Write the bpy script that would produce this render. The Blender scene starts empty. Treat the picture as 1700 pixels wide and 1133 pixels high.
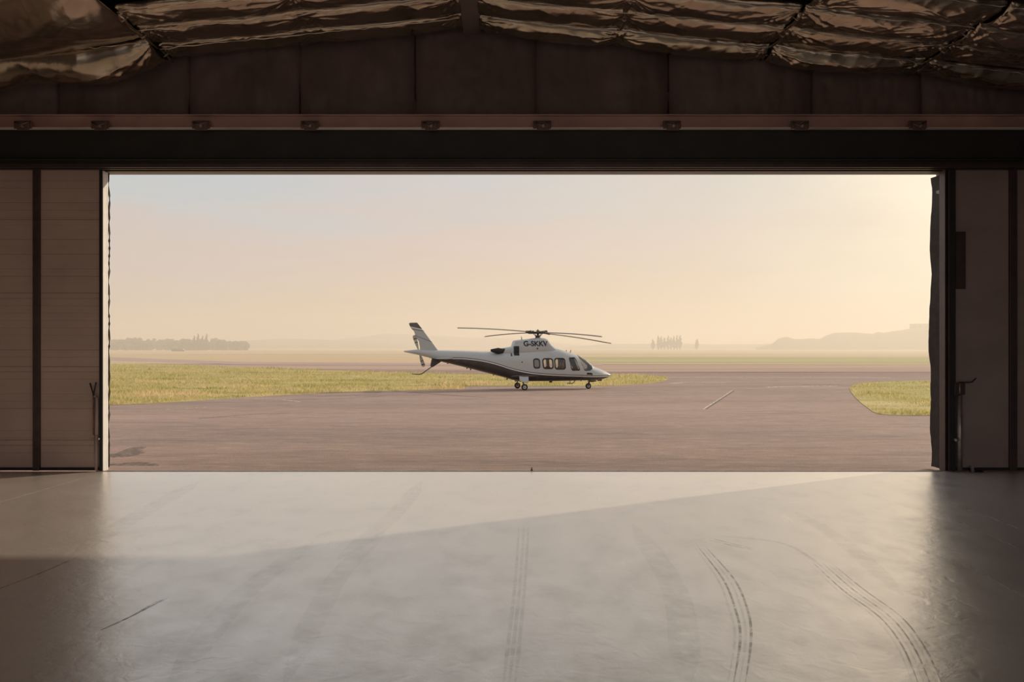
import bpy, bmesh, math, random
import numpy as np
from mathutils import Vector, Matrix

# ------------------------------------------------------------------ camera, sky, sun, exposure
S = bpy.context.scene
COL = S.collection
CAMZ, FPX, HOR = 2.4, 1500.0, 576.0          # eye height, focal length in pixels of a 1700 px frame, horizon row
cd = bpy.data.cameras.new('camera')
cam = bpy.data.objects.new('camera', cd); COL.objects.link(cam)
cam.location = (0, 0, CAMZ); cam.rotation_euler = (math.pi/2, 0, 0)
cd.sensor_width = 36; cd.lens = FPX/1700*36; cd.clip_end = 9000
cd.shift_y = (HOR-566.5)/1700
S.camera = cam
S.view_settings.view_transform = 'Standard'; S.view_settings.look = 'None'
S.view_settings.gamma = 1; S.view_settings.use_curve_mapping = False
S.view_settings.exposure = 0.0
S.cycles.max_bounces = 12; S.cycles.diffuse_bounces = 6; S.cycles.volume_bounces = 3
S.cycles.sample_clamp_indirect = 6

def lin(r, g, b):
    f = lambda c: (c/255/12.92 if c/255 <= .04045 else ((c/255+.055)/1.055)**2.4)
    return (f(r), f(g), f(b), 1)

class NT:
    """small helper for node trees"""
    def __init__(s, tree): s.t = tree; s.n = tree.nodes; s.l = tree.links
    def node(s, typ, ins=None, **kw):
        n = s.n.new(typ)
        for k, v in kw.items(): setattr(n, k, v)
        for k, v in (ins or {}).items(): s.set(n.inputs[k], v)
        return n
    def set(s, sock, v):
        if isinstance(v, bpy.types.NodeSocket): s.l.new(v, sock)
        else: sock.default_value = v
    def math(s, op, a, b=0.0, c=None, clamp=False):
        n = s.n.new('ShaderNodeMath'); n.operation = op; n.use_clamp = clamp
        s.set(n.inputs[0], a); s.set(n.inputs[1], b)
        if c is not None: s.set(n.inputs[2], c)
        return n.outputs[0]
    def mix(s, f, a, b, blend='MIX'):
        n = s.n.new('ShaderNodeMix'); n.data_type = 'RGBA'; n.blend_type = blend
        s.set(n.inputs[0], f); s.set(n.inputs[6], a); s.set(n.inputs[7], b)
        return n.outputs[2]
    def ramp(s, f, stops, interp='LINEAR'):
        n = s.n.new('ShaderNodeValToRGB'); e = n.color_ramp.elements; n.color_ramp.interpolation = interp
        while len(e) < len(stops): e.new(.5)
        for x, (p, c) in zip(e, stops):
            x.position = p; x.color = c if len(c) == 4 else (*c, 1)
        s.set(n.inputs[0], f)
        return n.outputs[0]
    def smooth(s, v, a, b):
        n = s.n.new('ShaderNodeMapRange'); n.interpolation_type = 'SMOOTHSTEP'
        s.set(n.inputs[0], v); n.inputs[1].default_value = a; n.inputs[2].default_value = b
        return n.outputs[0]
    def noise(s, vec, scale, detail=3.0, rough=.5, dist=0.0, mapscale=None):
        if mapscale:
            m = s.n.new('ShaderNodeMapping'); s.l.new(vec, m.inputs[0]); m.inputs[3].default_value = mapscale
            vec = m.outputs[0]
        n = s.n.new('ShaderNodeTexNoise'); s.l.new(vec, n.inputs['Vector'])
        n.inputs['Scale'].default_value = scale; n.inputs['Detail'].default_value = detail
        n.inputs['Roughness'].default_value = rough; n.inputs['Distortion'].default_value = dist
        return n.outputs[0]

# sky: hazy morning, cool grey-blue upper left, pinkish middle, warm glow low on the right
W = bpy.data.worlds.new('sky'); S.world = W; W.use_nodes = True
w = NT(W.node_tree); w.n.clear()
tc = w.node('ShaderNodeTexCoord').outputs['Generated']
sep = w.node('ShaderNodeSeparateXYZ', {0: tc})
hx, hy, hz = sep.outputs
az = w.math('ARCTAN2', hx, hy)                       # 0 straight out of the door, + to the right
el = w.math('ARCSINE', hz)
cl = w.noise(tc, 2.4, 4, .5, .5, (1.0, 1.0, 5.0))
cl2 = w.noise(tc, 6.0, 3, .5, .3, (1.0, 1.0, 6.0))
elc = w.math('ADD', el, w.math('MULTIPLY', w.math('SUBTRACT', cl, .5), .20))
vert = w.ramp(w.math('MULTIPLY', elc, 1/.40), [
    (0.0, lin(226, 201, 166)), (.12, lin(226, 203, 180)), (.26, lin(225, 207, 199)), (.40, lin(217, 208, 204)),
    (.55, lin(212, 213, 213)), (1.0, lin(208, 211, 214))])
left = w.ramp(w.math('MULTIPLY', elc, 1/.40), [
    (0.0, lin(216, 198, 174)), (.14, lin(214, 200, 188)), (.31, lin(214, 204, 201)), (.37, lin(203, 209, 211)),
    (.55, lin(199, 208, 218)), (1.0, lin(206, 211, 216))])
base = w.mix(w.smooth(w.math('ADD', az, w.math('MULTIPLY', w.math('SUBTRACT', cl2, .5), .25)), -.5, .12), left, vert)
gdir = Vector((math.sin(.47)*math.cos(.085), math.cos(.47)*math.cos(.085), math.sin(.085)))
dotn = w.node('ShaderNodeVectorMath', {0: tc, 1: gdir}, operation='DOT_PRODUCT').outputs['Value']
ang = w.math('ARCCOSINE', w.math('MINIMUM', dotn, .99999))
g1 = w.math('POWER', w.math('SUBTRACT', 1.0, w.math('MINIMUM', w.math('DIVIDE', ang, .62), 1.0)), 1.6)
g2 = w.math('POWER', w.math('SUBTRACT', 1.0, w.math('MINIMUM', w.math('DIVIDE', ang, .27), 1.0)), 1.3)
skyc = w.mix(w.math('MULTIPLY', g1, .70), base, lin(253, 240, 214))
skyc = w.mix(w.math('MULTIPLY', g2, .75), skyc, (1.10, 1.0, .74, 1))
gdir2 = Vector((math.sin(.58)*math.cos(.40), math.cos(.58)*math.cos(.40), math.sin(.40)))     # out-of-view bright sky patch, added to brighten the floor reflection
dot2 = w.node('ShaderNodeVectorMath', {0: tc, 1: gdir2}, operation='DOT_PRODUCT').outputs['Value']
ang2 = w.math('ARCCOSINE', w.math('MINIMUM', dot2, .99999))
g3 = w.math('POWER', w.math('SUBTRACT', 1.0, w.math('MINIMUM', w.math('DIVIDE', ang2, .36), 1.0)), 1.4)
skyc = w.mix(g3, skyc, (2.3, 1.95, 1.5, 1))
skyc = w.mix(w.math('MULTIPLY', w.math('SUBTRACT', cl2, .42), .6), skyc, lin(232, 204, 194))
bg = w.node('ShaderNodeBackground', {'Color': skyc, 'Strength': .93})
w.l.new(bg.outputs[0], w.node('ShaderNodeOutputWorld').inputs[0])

SUN_SLOPE, SUN_EL = 1.53, math.radians(22.8)          # from the edge of the sunlit patch on the floor
sd = bpy.data.lights.new('sun', 'SUN'); sd.energy = 3.2; sd.angle = math.radians(.9); sd.color = (1, .86, .66)
sun = bpy.data.objects.new('sun', sd); COL.objects.link(sun)
k = math.hypot(SUN_SLOPE, 1)
sdir = Vector((-SUN_SLOPE/k*math.cos(SUN_EL), -1/k*math.cos(SUN_EL), -math.sin(SUN_EL)))
sun.rotation_euler = sdir.to_track_quat('-Z', 'Y').to_euler()
sun.location = (60, 40, 30)

# ------------------------------------------------------------------ helpers
rng = random.Random(7)
def tag(o, label=None, cat=None, group=None, kind=None):
    if label: o['label'] = label
    if cat: o['category'] = cat
    if group: o['group'] = group
    if kind: o['kind'] = kind
    return o
def empty(name, loc=(0, 0, 0), rz=0, parent=None):
    o = bpy.data.objects.new(name, None); COL.objects.link(o)
    o.location = loc; o.rotation_euler = (0, 0, rz); o.empty_display_size = .3
    if parent: o.parent = parent
    return o

class MB:
    """collects geometry and links it as ONE mesh object"""
    def __init__(s): s.v = []; s.f = []; s.sm = []
    def add(s, vs, fs, smooth=False):
        b = len(s.v); s.v += [tuple(map(float, p)) for p in vs]
        s.f += [tuple(b+i for i in f) for f in fs]; s.sm += [smooth]*len(fs)
        return s
    def box(s, x0, x1, y0, y1, z0, z1):
        vs = [(x, y, z) for x in (x0, x1) for y in (y0, y1) for z in (z0, z1)]
        return s.add(vs, [(0, 1, 3, 2), (4, 6, 7, 5), (0, 4, 5, 1), (2, 3, 7, 6), (0, 2, 6, 4), (1, 5, 7, 3)])
    def tube(s, pts, r, n=12, cap=True, sq=1.0):
        pts = [Vector(p) for p in pts]; rs = r if isinstance(r, (list, tuple)) else [r]*len(pts)
        vs = []; up = Vector((0, 0, 1))
        for i, p in enumerate(pts):
            t = (pts[min(i+1, len(pts)-1)]-pts[max(i-1, 0)]).normalized()
            u = t.cross(up)
            if u.length < 1e-3: u = t.cross(Vector((1, 0, 0)))
            u.normalize(); q = u.cross(t)
            for k in range(n):
                a = 2*math.pi*k/n
                vs.append(p+u*math.cos(a)*rs[i]+q*math.sin(a)*rs[i]*sq)
        fs = [(i*n+k, i*n+(k+1) % n, (i+1)*n+(k+1) % n, (i+1)*n+k) for i in range(len(pts)-1) for k in range(n)]
        s.add(vs, fs, True)
        if cap:
            b = len(s.v)-len(vs)
            s.f += [tuple(b+k for k in range(n))[::-1], tuple(b+(len(pts)-1)*n+k for k in range(n))]; s.sm += [False]*2
        return s
    def cyl(s, p0, p1, r0, r1=None, n=20): return s.tube([p0, p1], [r0, r0 if r1 is None else r1], n)
    def ball(s, c, r, nu=14, nv=9):
        r = (r, r, r) if not isinstance(r, (tuple, list)) else r
        vs = [(c[0]+r[0]*math.sin(math.pi*j/nv)*math.cos(2*math.pi*i/nu), c[1]+r[1]*math.sin(math.pi*j/nv)*math.sin(2*math.pi*i/nu),
               c[2]+r[2]*math.cos(math.pi*j/nv)) for j in range(nv+1) for i in range(nu)]
        return s.add(vs, [(j*nu+i, (j+1)*nu+i, (j+1)*nu+(i+1) % nu, j*nu+(i+1) % nu) for j in range(nv) for i in range(nu)], True)
    def lathe(s, prof, c, axis='y', n=28):
        vs = []
        for (r, h) in prof:
            for k in range(n):
                a = 2*math.pi*k/n; u, q = r*math.cos(a), r*math.sin(a)
                vs.append({'y': (c[0]+u, c[1]+h, c[2]+q), 'z': (c[0]+u, c[1]+q, c[2]+h), 'x': (c[0]+h, c[1]+u, c[2]+q)}[axis])
        return s.add(vs, [(i*n+k, i*n+(k+1) % n, (i+1)*n+(k+1) % n, (i+1)*n+k) for i in range(len(prof)-1) for k in range(n)], True)
    def prism(s, out, f0, f1):
        """outline (a, b) pairs -> caps at f0(a,b), f1(a,b)"""
        n = len(out); vs = [f0(a, b) for a, b in out]+[f1(a, b) for a, b in out]
        return s.add(vs, [tuple(range(n)), tuple(range(2*n-1, n-1, -1))]+[(i, i+n, (i+1) % n+n, (i+1) % n) for i in range(n)])
    def build(s, name, mat, parent=None, bevel=0, recalc=True, seg=2):
        me = bpy.data.meshes.new(name); me.from_pydata(s.v, [], s.f)
        me.polygons.foreach_set('use_smooth', s.sm); me.materials.append(mat)
        if recalc:
            bm = bmesh.new(); bm.from_mesh(me); bmesh.ops.recalc_face_normals(bm, faces=bm.faces); bm.to_mesh(me); bm.free()
        me.update()
        o = bpy.data.objects.new(name, me); COL.objects.link(o)
        if parent: o.parent = parent
        if bevel:
            m = o.modifiers.new('bevel', 'BEVEL'); m.width = bevel; m.segments = seg; m.limit_method = 'ANGLE'
        return o

def np_mesh(name, verts, faces, mat, parent=None, smooth=True):
    """numpy arrays: verts (n,3), faces (m,k) with one k"""
    me = bpy.data.meshes.new(name); nf, kk = faces.shape
    me.vertices.add(len(verts)); me.vertices.foreach_set('co', np.asarray(verts, np.float32).ravel())
    me.loops.add(nf*kk); me.loops.foreach_set('vertex_index', faces.astype(np.int32).ravel())
    me.polygons.add(nf); me.polygons.foreach_set('loop_start', np.arange(0, nf*kk, kk, dtype=np.int32))
    me.polygons.foreach_set('use_smooth', np.full(nf, smooth, dtype=bool))
    me.materials.append(mat); me.update(calc_edges=True)
    o = bpy.data.objects.new(name, me); COL.objects.link(o)
    if parent: o.parent = parent
    return o
def grid_faces(nu, nv):
    i, j = np.meshgrid(np.arange(nu-1), np.arange(nv-1), indexing='ij')
    a = i*nv+j
    return np.stack([a, a+nv, a+nv+1, a+1], -1).reshape(-1, 4)

def vnoise(x, y, seed=0):
    def h(i, j):
        v = np.sin(i*127.1+j*311.7+seed*74.7)*43758.5453
        return (v-np.floor(v))*2-1
    xi, yi = np.floor(x), np.floor(y); xf, yf = x-xi, y-yi
    u, v = xf*xf*(3-2*xf), yf*yf*(3-2*yf)
    return (h(xi, yi)*(1-u)+h(xi+1, yi)*u)*(1-v)+(h(xi, yi+1)*(1-u)+h(xi+1, yi+1)*u)*v
def fbm(x, y, seed=0, o=4):
    return sum(vnoise(x*2**k, y*2**k, seed+k*13)*.5**k for k in range(o))

def mat(name, color=(.5, .5, .5), rough=.5, metal=0.0, spec=.5, noise=None, bump=None, coat=0.0):
    """principled with optional mottling noise=(scale, amount, mapscale) and bump=(scale, strength, mapscale)"""
    m = bpy.data.materials.new(name); m.use_nodes = True; t = NT(m.node_tree)
    b = t.n['Principled BSDF']; c = color if len(color) == 4 else (*color, 1)
    b.inputs['Base Color'].default_value = c; b.inputs['Roughness'].default_value = rough
    b.inputs['Metallic'].default_value = metal; b.inputs['Specular IOR Level'].default_value = spec
    b.inputs['Coat Weight'].default_value = coat
    oc = t.node('ShaderNodeTexCoord').outputs['Object']
    if noise:
        f = t.noise(oc, noise[0], 5, .6, 0, noise[2] if len(noise) > 2 else None)
        lo = tuple(x*(1-noise[1]) for x in c[:3])+(1,); hi = tuple(min(1, x*(1+noise[1])) for x in c[:3])+(1,)
        t.set(b.inputs['Base Color'], t.ramp(f, [(.3, lo), (.7, hi)]))
    if bump:
        f = t.noise(oc, bump[0], 4, .6, 0, bump[2] if len(bump) > 2 else None)
        t.set(b.inputs['Normal'], t.node('ShaderNodeBump', {'Strength': bump[1], 'Distance': .02, 'Height': f}).outputs[0])
    m['t'] = 1
    return m

def gpt(px, py):                      # a point of the flat ground seen at a pixel
    Y = CAMZ*FPX/(py-HOR); return ((px-850)/FPX*Y, Y)
def at(px, py, Y):                    # a point at distance Y seen at a pixel
    return ((px-850)/FPX*Y, Y, CAMZ+(HOR-py)/FPX*Y)

# ------------------------------------------------------------------ materials
def floor_material():
    m = bpy.data.materials.new('polished concrete'); m.use_nodes = True; t = NT(m.node_tree); t.n.clear()
    oc = t.node('ShaderNodeTexCoord').outputs['Object']
    n1 = t.noise(oc, .35, 5, .6, .3); n2 = t.noise(oc, 2.2, 5, .65, .2, (1, .6, 1)); n3 = t.noise(oc, 30, 3, .6)
    col = t.ramp(n1, [(.28, (.54, .47, .41)), (.72, (.74, .65, .57))])
    col = t.mix(t.math('MULTIPLY', t.smooth(n2, .50, .70), .38), col, (.30, .28, .26, 1))
    col = t.mix(t.math('MULTIPLY', t.smooth(n3, .6, .75), .12), col, (.2, .19, .18, 1))
    # saw-cut joint lines
    rough = t.ramp(n2, [(.3, (.27, .27, .27)), (.7, (.37, .37, .37))])
    bmp = t.noise(oc, 7, 3, .5, .8, (1, .8, 1)); bmp2 = t.noise(oc, 60, 2, .5)
    hsum = t.math('ADD', t.math('MULTIPLY', bmp, 1.0), t.math('MULTIPLY', bmp2, .12))
    nrm = t.node('ShaderNodeBump', {'Strength': .16, 'Distance': .02, 'Height': hsum}).outputs[0]
    d = t.node('ShaderNodeBsdfDiffuse', {'Color': col, 'Normal': nrm})
    g = t.node('ShaderNodeBsdfGlossy', {'Color': (1, .94, .87, 1), 'Roughness': rough, 'Normal': nrm})
    fr = t.node('ShaderNodeLayerWeight', {'Blend': .5, 'Normal': nrm}).outputs['Facing']
    fac = t.ramp(fr, [(0, (.15, .15, .15)), (.50, (.64, .64, .64)), (.85, (.70, .70, .70)), (1, (.72, .72, .72))])
    mx = t.node('ShaderNodeMixShader', {0: fac, 1: d.outputs[0], 2: g.outputs[0]})
    t.l.new(mx.outputs[0], t.node('ShaderNodeOutputMaterial').inputs[0])
    return m
def tarmac_material():
    m = bpy.data.materials.new('worn pinkish tarmac'); m.use_nodes = True; t = NT(m.node_tree); b = t.n['Principled BSDF']
    oc = t.node('ShaderNodeTexCoord').outputs['Object']
    n1 = t.noise(oc, 1.0, 5, .6, .4, (.035, .22, 1)); n2 = t.noise(oc, 1.0, 4, .6, .3, (.25, 1.3, 1)); n3 = t.noise(oc, 26, 3, .7)
    col = t.ramp(n1, [(.3, (.300, .208, .168)), (.7, (.420, .282, .222))])
    col = t.mix(t.math('MULTIPLY', t.smooth(n2, .50, .70), .5), col, (.19, .150, .135, 1))
    col = t.mix(t.math('MULTIPLY', t.smooth(n2, .46, .28), .28), col, (.45, .36, .32, 1))
    col = t.mix(t.math('MULTIPLY', t.smooth(n3, .52, .70), .50), col, (.14, .12, .11, 1))
    col = t.mix(t.math('MULTIPLY', t.smooth(n3, .46, .28), .40), col, (.52, .43, .38, 1))
    n4 = t.noise(oc, 1.0, 4, .75, .2, (1.1, 5.5, 1))
    col = t.mix(t.math('MULTIPLY', t.smooth(n4, .52, .66), .42), col, (.17, .135, .12, 1)); col = t.mix(t.math('MULTIPLY', t.smooth(n4, .47, .34), .42), col, (.56, .42, .35, 1))
    t.set(b.inputs['Base Color'], col); b.inputs['Roughness'].default_value = .9; b.inputs['Specular IOR Level'].default_value = .25
    hb = t.noise(oc, 22, 4, .7)
    t.set(b.inputs['Normal'], t.node('ShaderNodeBump', {'Strength': .35, 'Distance': .03, 'Height': hb}).outputs[0])
    return m
def grass_material(name, a, b_, c, ms=(.06, .3, 1), through=False):
    m = bpy.data.materials.new(name); m.use_nodes = True; t = NT(m.node_tree); b = t.n['Principled BSDF']
    oc = t.node('ShaderNodeTexCoord').outputs['Object']
    n1 = t.noise(oc, 1.0, 5, .6, .3, ms); n2 = t.noise(oc, 3.0, 4, .7)
    col = t.ramp(n1, [(.32, a), (.5, b_), (.68, c)])
    col = t.mix(t.math('MULTIPLY', t.smooth(n2, .5, .72), .35), col, tuple(x*.55 for x in a)+(1,))
    t.set(b.inputs['Base Color'], col); b.inputs['Roughness'].default_value = .95; b.inputs['Specular IOR Level'].default_value = .1
    if through:                                     # light passes through the blades
        tl = t.node('ShaderNodeBsdfTranslucent', {'Color': col})
        mx = t.node('ShaderNodeMixShader', {0: .5, 1: b.outputs[0], 2: tl.outputs[0]})
        t.l.new(mx.outputs[0], t.n['Material Output'].inputs[0])
    return m
def mark_material(name, c, alpha, rough):
    m = bpy.data.materials.new(name); m.use_nodes = True; t = NT(m.node_tree); b = t.n['Principled BSDF']
    oc = t.node('ShaderNodeTexCoord').outputs['Object']; n = t.noise(oc, 6, 4, .7)
    b.inputs['Base Color'].default_value = (*c, 1); b.inputs['Roughness'].default_value = rough
    t.set(b.inputs['Alpha'], t.math('MULTIPLY', t.smooth(n, .3, .62), alpha))
    return m
M = {}
M['floor'] = floor_material(); M['tarmac'] = tarmac_material()
M['grass'] = grass_material('rough grass', (.36, .33, .12), (.50, .41, .18), (.62, .48, .25))
M['field'] = grass_material('dry far grass', (.52, .40, .22), (.60, .45, .27), (.68, .49, .32), (.004, .02, 1))
M['taxi2'] = grass_material('hazy pink taxiway', (.42, .285, .22), (.50, .35, .27), (.58, .42, .33), (.01, .12, 1))
M['field2'] = grass_material('hazy green grass', (.40, .35, .17), (.48, .41, .21), (.58, .46, .27), (.004, .03, 1))
M['taxi'] = mat('taxiway', (.46, .33, .29), .9, noise=(.05, .12), spec=.2)
M['paint_line'] = mark_material('pale ground marking', (.85, .70, .60), .9, .8)
M['dark_line'] = mark_material('tar joint', (.13, .10, .09), .7, .8)
M['gap'] = mat('dark joint gap', (.13, .10, .09), .8, noise=(2, .2))
M['foil'] = mat('crinkled insulation foil', (.47, .385, .30), .20, .94, bump=(9, .14, (1, .7, 1)), noise=(1.1, .22))
M['foil_glint'] = mat('silvery foil highlight', (.78, .70, .62), .28, .85, bump=(30, .2), noise=(4, .2))  # bright silver colour imitating thin highlight lines on the foil
M['wallfabric'] = mat('dark wall insulation facing', (.15, .105, .10), .5, .0, noise=(.9, .28, (1, 1, .35)), bump=(14, .10))
M['rail'] = mat('reddish painted steel channel', (.50, .31, .28), .42, .1, noise=(1.2, .22, (.6, 1, 1)))
M['lip'] = mat('steel lip with painted highlight', (.75, .62, .57), .4, .1, noise=(1.5, .3, (.4, 1, 1)))  # paler than the channel, standing for its highlight from light below
M['beam'] = mat('black painted steel', (.030, .027, .026), .5, .2, noise=(2, .2))
M['track'] = mat('dark brown track steel', (.085, .062, .058), .38, .5, noise=(2, .2))
M['tie'] = mat('tie bracket steel', (.16, .105, .095), .45, .4, noise=(6, .3))
M['deck'] = mat('dark roof deck', (.03, .024, .022), .8, noise=(1, .2))
M['inner'] = mat('hangar side cladding', (.14, .11, .10), .7, noise=(.6, .2))
M['outer'] = mat('outer steel cladding', (.35, .33, .31), .6, noise=(.6, .15))
M['rubber'] = mat('black rubber', (.018, .015, .014), .6, bump=(30, .1))
M['whitejamb'] = mat('white painted edge frame', (.80, .76, .72), .4, noise=(3, .06))
M['steel'] = mat('bare worn steel', (.42, .36, .33), .35, .7, noise=(7, .25))
M['rust'] = mat('rusty bolt rod', (.26, .13, .09), .6, .4, noise=(9, .3))
def door_material(name, c, groove=True):
    m = bpy.data.materials.new(name); m.use_nodes = True; t = NT(m.node_tree); b = t.n['Principled BSDF']
    oc = t.node('ShaderNodeTexCoord').outputs['Object']
    z = t.node('ShaderNodeSeparateXYZ', {0: oc}).outputs[2]
    n1 = t.noise(oc, 1.2, 4, .6, 0, (.5, 1, 1))
    lo = tuple(x*.86 for x in c)+(1,); hi = tuple(x*1.1 for x in c)+(1,)
    col = t.ramp(n1, [(.3, lo), (.7, hi)])
    if groove:
        fr = t.math('FRACT', t.math('MULTIPLY', z, 1/.142)); edge = t.math('SUBTRACT', 1.0, t.smooth(t.math('ABSOLUTE', t.math('SUBTRACT', fr, .5)), .0, .07))
        vis = t.noise(oc, 1.0, 2, .5, 0, (.0, .0, 7.04)); edge = t.math('MULTIPLY', edge, t.smooth(vis, .38, .62))
        fr2 = t.math('FRACT', t.math('MULTIPLY', t.math('ADD', z, .11), 1/1.42)); e2 = t.math('SUBTRACT', 1.0, t.smooth(t.math('ABSOLUTE', t.math('SUBTRACT', fr2, .5)), .0, .012))
        edge = t.math('MAXIMUM', edge, e2)
        col = t.mix(t.math('MULTIPLY', edge, .45), col, tuple(x*.3 for x in c)+(1,))
        t.set(b.inputs['Normal'], t.node('ShaderNodeBump', {'Strength': .5, 'Distance': -.01, 'Height': edge}).outputs[0])
    t.set(b.inputs['Base Color'], col); b.inputs['Roughness'].default_value = .48
    return m
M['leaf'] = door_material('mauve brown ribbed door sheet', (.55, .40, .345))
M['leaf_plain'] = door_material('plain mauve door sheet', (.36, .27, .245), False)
M['post'] = mat('dark maroon door post', (.075, .045, .042), .45, .2, noise=(3, .25))
M['seal'] = mat('frayed brown edge seal', (.032, .018, .013), .7, noise=(6, .4))

# ------------------------------------------------------------------ the ground outside
D = 17.39                                  # distance of the doorway
ground = MB().add([(-1800, D-.02, -.03), (1800, D-.02, -.03), (1800, 3000, -.03), (-1800, 3000, -.03)], [(0, 1, 2, 3)]).build('ground', M['tarmac'])
tag(ground, 'pinkish worn tarmac apron outside the hangar doorway', 'ground', kind='structure')
def sheet(name, pts, z, thick, m, label, cat, kind='structure', parent=None):
    o = MB().prism(pts, lambda a, b: (a, b, z), lambda a, b: (a, b, z-thick)).build(name, m, parent)
    if label: tag(o, label, cat, kind=kind)
    return o
def smooth_poly(pp, n=6, closed=False):
    P = [np.array(p, float) for p in pp]; out = []
    for i in range(len(P)-1):
        p0, p1, p2, p3 = P[max(i-1, 0)], P[i], P[i+1], P[min(i+2, len(P)-1)]
        for k in range(n):
            t = k/n
            out.append(.5*((2*p1)+(-p0+p2)*t+(2*p0-5*p1+4*p2-p3)*t*t+(-p0+3*p1-3*p2+p3)*t**3))
    out.append(P[-1]); return [tuple(p) for p in out]
near_edge = [(-300, 679), (60, 676), (180, 672), (260, 669), (400, 659.5), (560, 651.5), (700, 647.5), (760, 646)]
tip = [(772, 645), (770, 643), (740, 642)]
mid_edge = [(800, 640.5), (900, 640.8), (1000, 640.6), (1066, 637), (1095, 633.5), (1108, 629.5), (1098, 625.5), (1060, 623.6), (1000, 622.8)]
far_edge = [(850, 621.5), (700, 620), (482, 612.6), (357, 608), (180, 603), (-300, 592)]
G_LEFT = [gpt(*p) for p in smooth_poly(near_edge, 5)]+[gpt(*p) for p in tip]+[gpt(*p) for p in smooth_poly(mid_edge, 4)]+[gpt(*p) for p in smooth_poly(far_edge, 3)]
G_RIGHT = [gpt(*p) for p in smooth_poly([(1950, 690), (1700, 689.5), (1552, 689), (1466, 687.5), (1438, 675), (1416, 655), (1412, 643), (1430, 636.3), (1494, 632.8), (1552, 632), (1700, 631), (1950, 629)], 5)]
sheet('grass_verge', G_LEFT, -.012, .06, M['grass'], 'long grass verge behind the helicopter reaching the left edge of the doorway', 'grass')
sheet('grass_verge', G_RIGHT, -.012, .06, M['grass'], 'small rounded grass island at the right edge of the doorway', 'grass')
field = sheet('far_field', [gpt(-2600, 604), gpt(200, 604.3), gpt(850, 605), gpt(1700, 606), gpt(3600, 606), (1790, 2900), (-1790, 2900)], .0, .05, M['field'], 'dry tan far field running to the hazy horizon', 'field')
sheet('taxiway', [gpt(-1500, 588.5), gpt(180, 593.2), gpt(400, 601.5), gpt(700, 603.3), gpt(1000, 604.5), gpt(1000, 607), gpt(700, 607), gpt(400, 605.8), gpt(180, 599), gpt(-1500, 596)], .012, .03, M['taxi'], 'pale pink taxiway strip crossing the far field on the left', 'taxiway')
sheet('taxiway', [gpt(-300, 604.5), gpt(1000, 606.0), gpt(3200, 606.5), gpt(3200, 617.5), gpt(1000, 616.8), gpt(300, 610.5), gpt(-300, 606)], -.02, .03, M['taxi2'], 'broad hazy pink taxiway running behind the helicopter nose to the right', 'taxiway')
sheet('field_strip', [gpt(950, 604.0), gpt(3200, 604.6), gpt(3200, 593), gpt(950, 592.5)], .02, .03, M['field2'], 'greener band of the far field right of the helicopter', 'field')

def ground_mark(name, pts, width, z, m, label):
    """thin painted or tar line lying on the tarmac"""
    P = [Vector((x, y, 0)) for x, y in pts]; vs = []; fs = []
    for i, p in enumerate(P):
        tt = (P[min(i+1, len(P)-1)]-P[max(i-1, 0)]).normalized(); nn = Vector((-tt.y, tt.x, 0))
        ww = width[i] if isinstance(width, list) else width
        vs += [p+nn*ww/2+Vector((0, 0, z)), p-nn*ww/2+Vector((0, 0, z))]
    fs = [(2*i, 2*i+1, 2*i+3, 2*i+2) for i in range(len(P)-1)]
    o = MB().add(vs, fs).build(name, m, ground)
    if label: o['label'] = label
    return o
ground_mark('painted_line', [gpt(1168, 678.7), gpt(1216, 647.7)], .07, -.024, M['paint_line'], 'pale slanting line')
ground_mark('tar_joint', [gpt(1172, 678.7), gpt(1218.5, 648.5)], .08, -.022, M['dark_line'], 'dark slanting joint')
ground_mark('painted_line', [gpt(1115, 636.2), gpt(1140, 634.2), gpt(1205, 634.8)], .5, -.024, M['paint_line'], 'pale line beyond the grass tip')
ground_mark('painted_line', [gpt(1270, 642.5), gpt(1340, 641), gpt(1390, 640.7)], .45, -.024, M['paint_line'], 'pale line left of the right grass island')
ground_mark('tar_joint', [gpt(1330, 638.7), gpt(1400, 638.5)], .35, -.024, M['dark_line'], None)
ground_mark('painted_line', [gpt(1105, 626.2), gpt(1190, 626), gpt(1480, 627)], .6, -.024, M['paint_line'], None)
ground_mark('tar_joint', [gpt(1010, 619), gpt(1300, 618.2), gpt(1700, 619)], 1.2, -.024, M['dark_line'], None)
ground_mark('painted_line', [gpt(640, 642.8), gpt(800, 644), gpt(1000, 642)], .35, -.024, M['paint_line'], None)
ground_mark('tar_joint', [gpt(480, 663), gpt(560, 661.5), gpt(640, 656.5), gpt(700, 655)], .12, -.024, M['dark_line'], None)
ground_mark('painted_line', [gpt(420, 661.5), gpt(470, 663), gpt(500, 667)], .12, -.024, M['paint_line'], None)
ground_mark('tar_joint', [gpt(330, 694), gpt(420, 687), gpt(520, 683.5)], .10, -.024, M['dark_line'], None)
ground_mark('painted_line', [gpt(260, 680), gpt(350, 675.5)], .10, -.024, M['paint_line'], None)
# gritty dark patch beside the left jamb
pm = mark_material('dark grit', (.13, .12, .11), .5, .9)
def blob(cx, cy, rx, ry, seed):
    r = random.Random(seed); out = []
    for i in range(40):
        a = 2*math.pi*i/40; q = 1+.35*math.sin(3*a+seed)+.2*r.uniform(-1, 1)
        out.append((cx+rx*q*math.cos(a), cy+ry*q*math.sin(a)))
    return out
for i, (px, py, rx, ry) in enumerate([(205, 751, .30, 1.1), (222, 769, .5, .22)]):
    c = gpt(px, py); o = MB().prism(blob(*c, rx, ry, i+2), lambda a, b: (a, b, -.022), lambda a, b: (a, b, -.031)).build('grit_patch', pm, ground)
    o['label'] = 'dark gritty patch'

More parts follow.
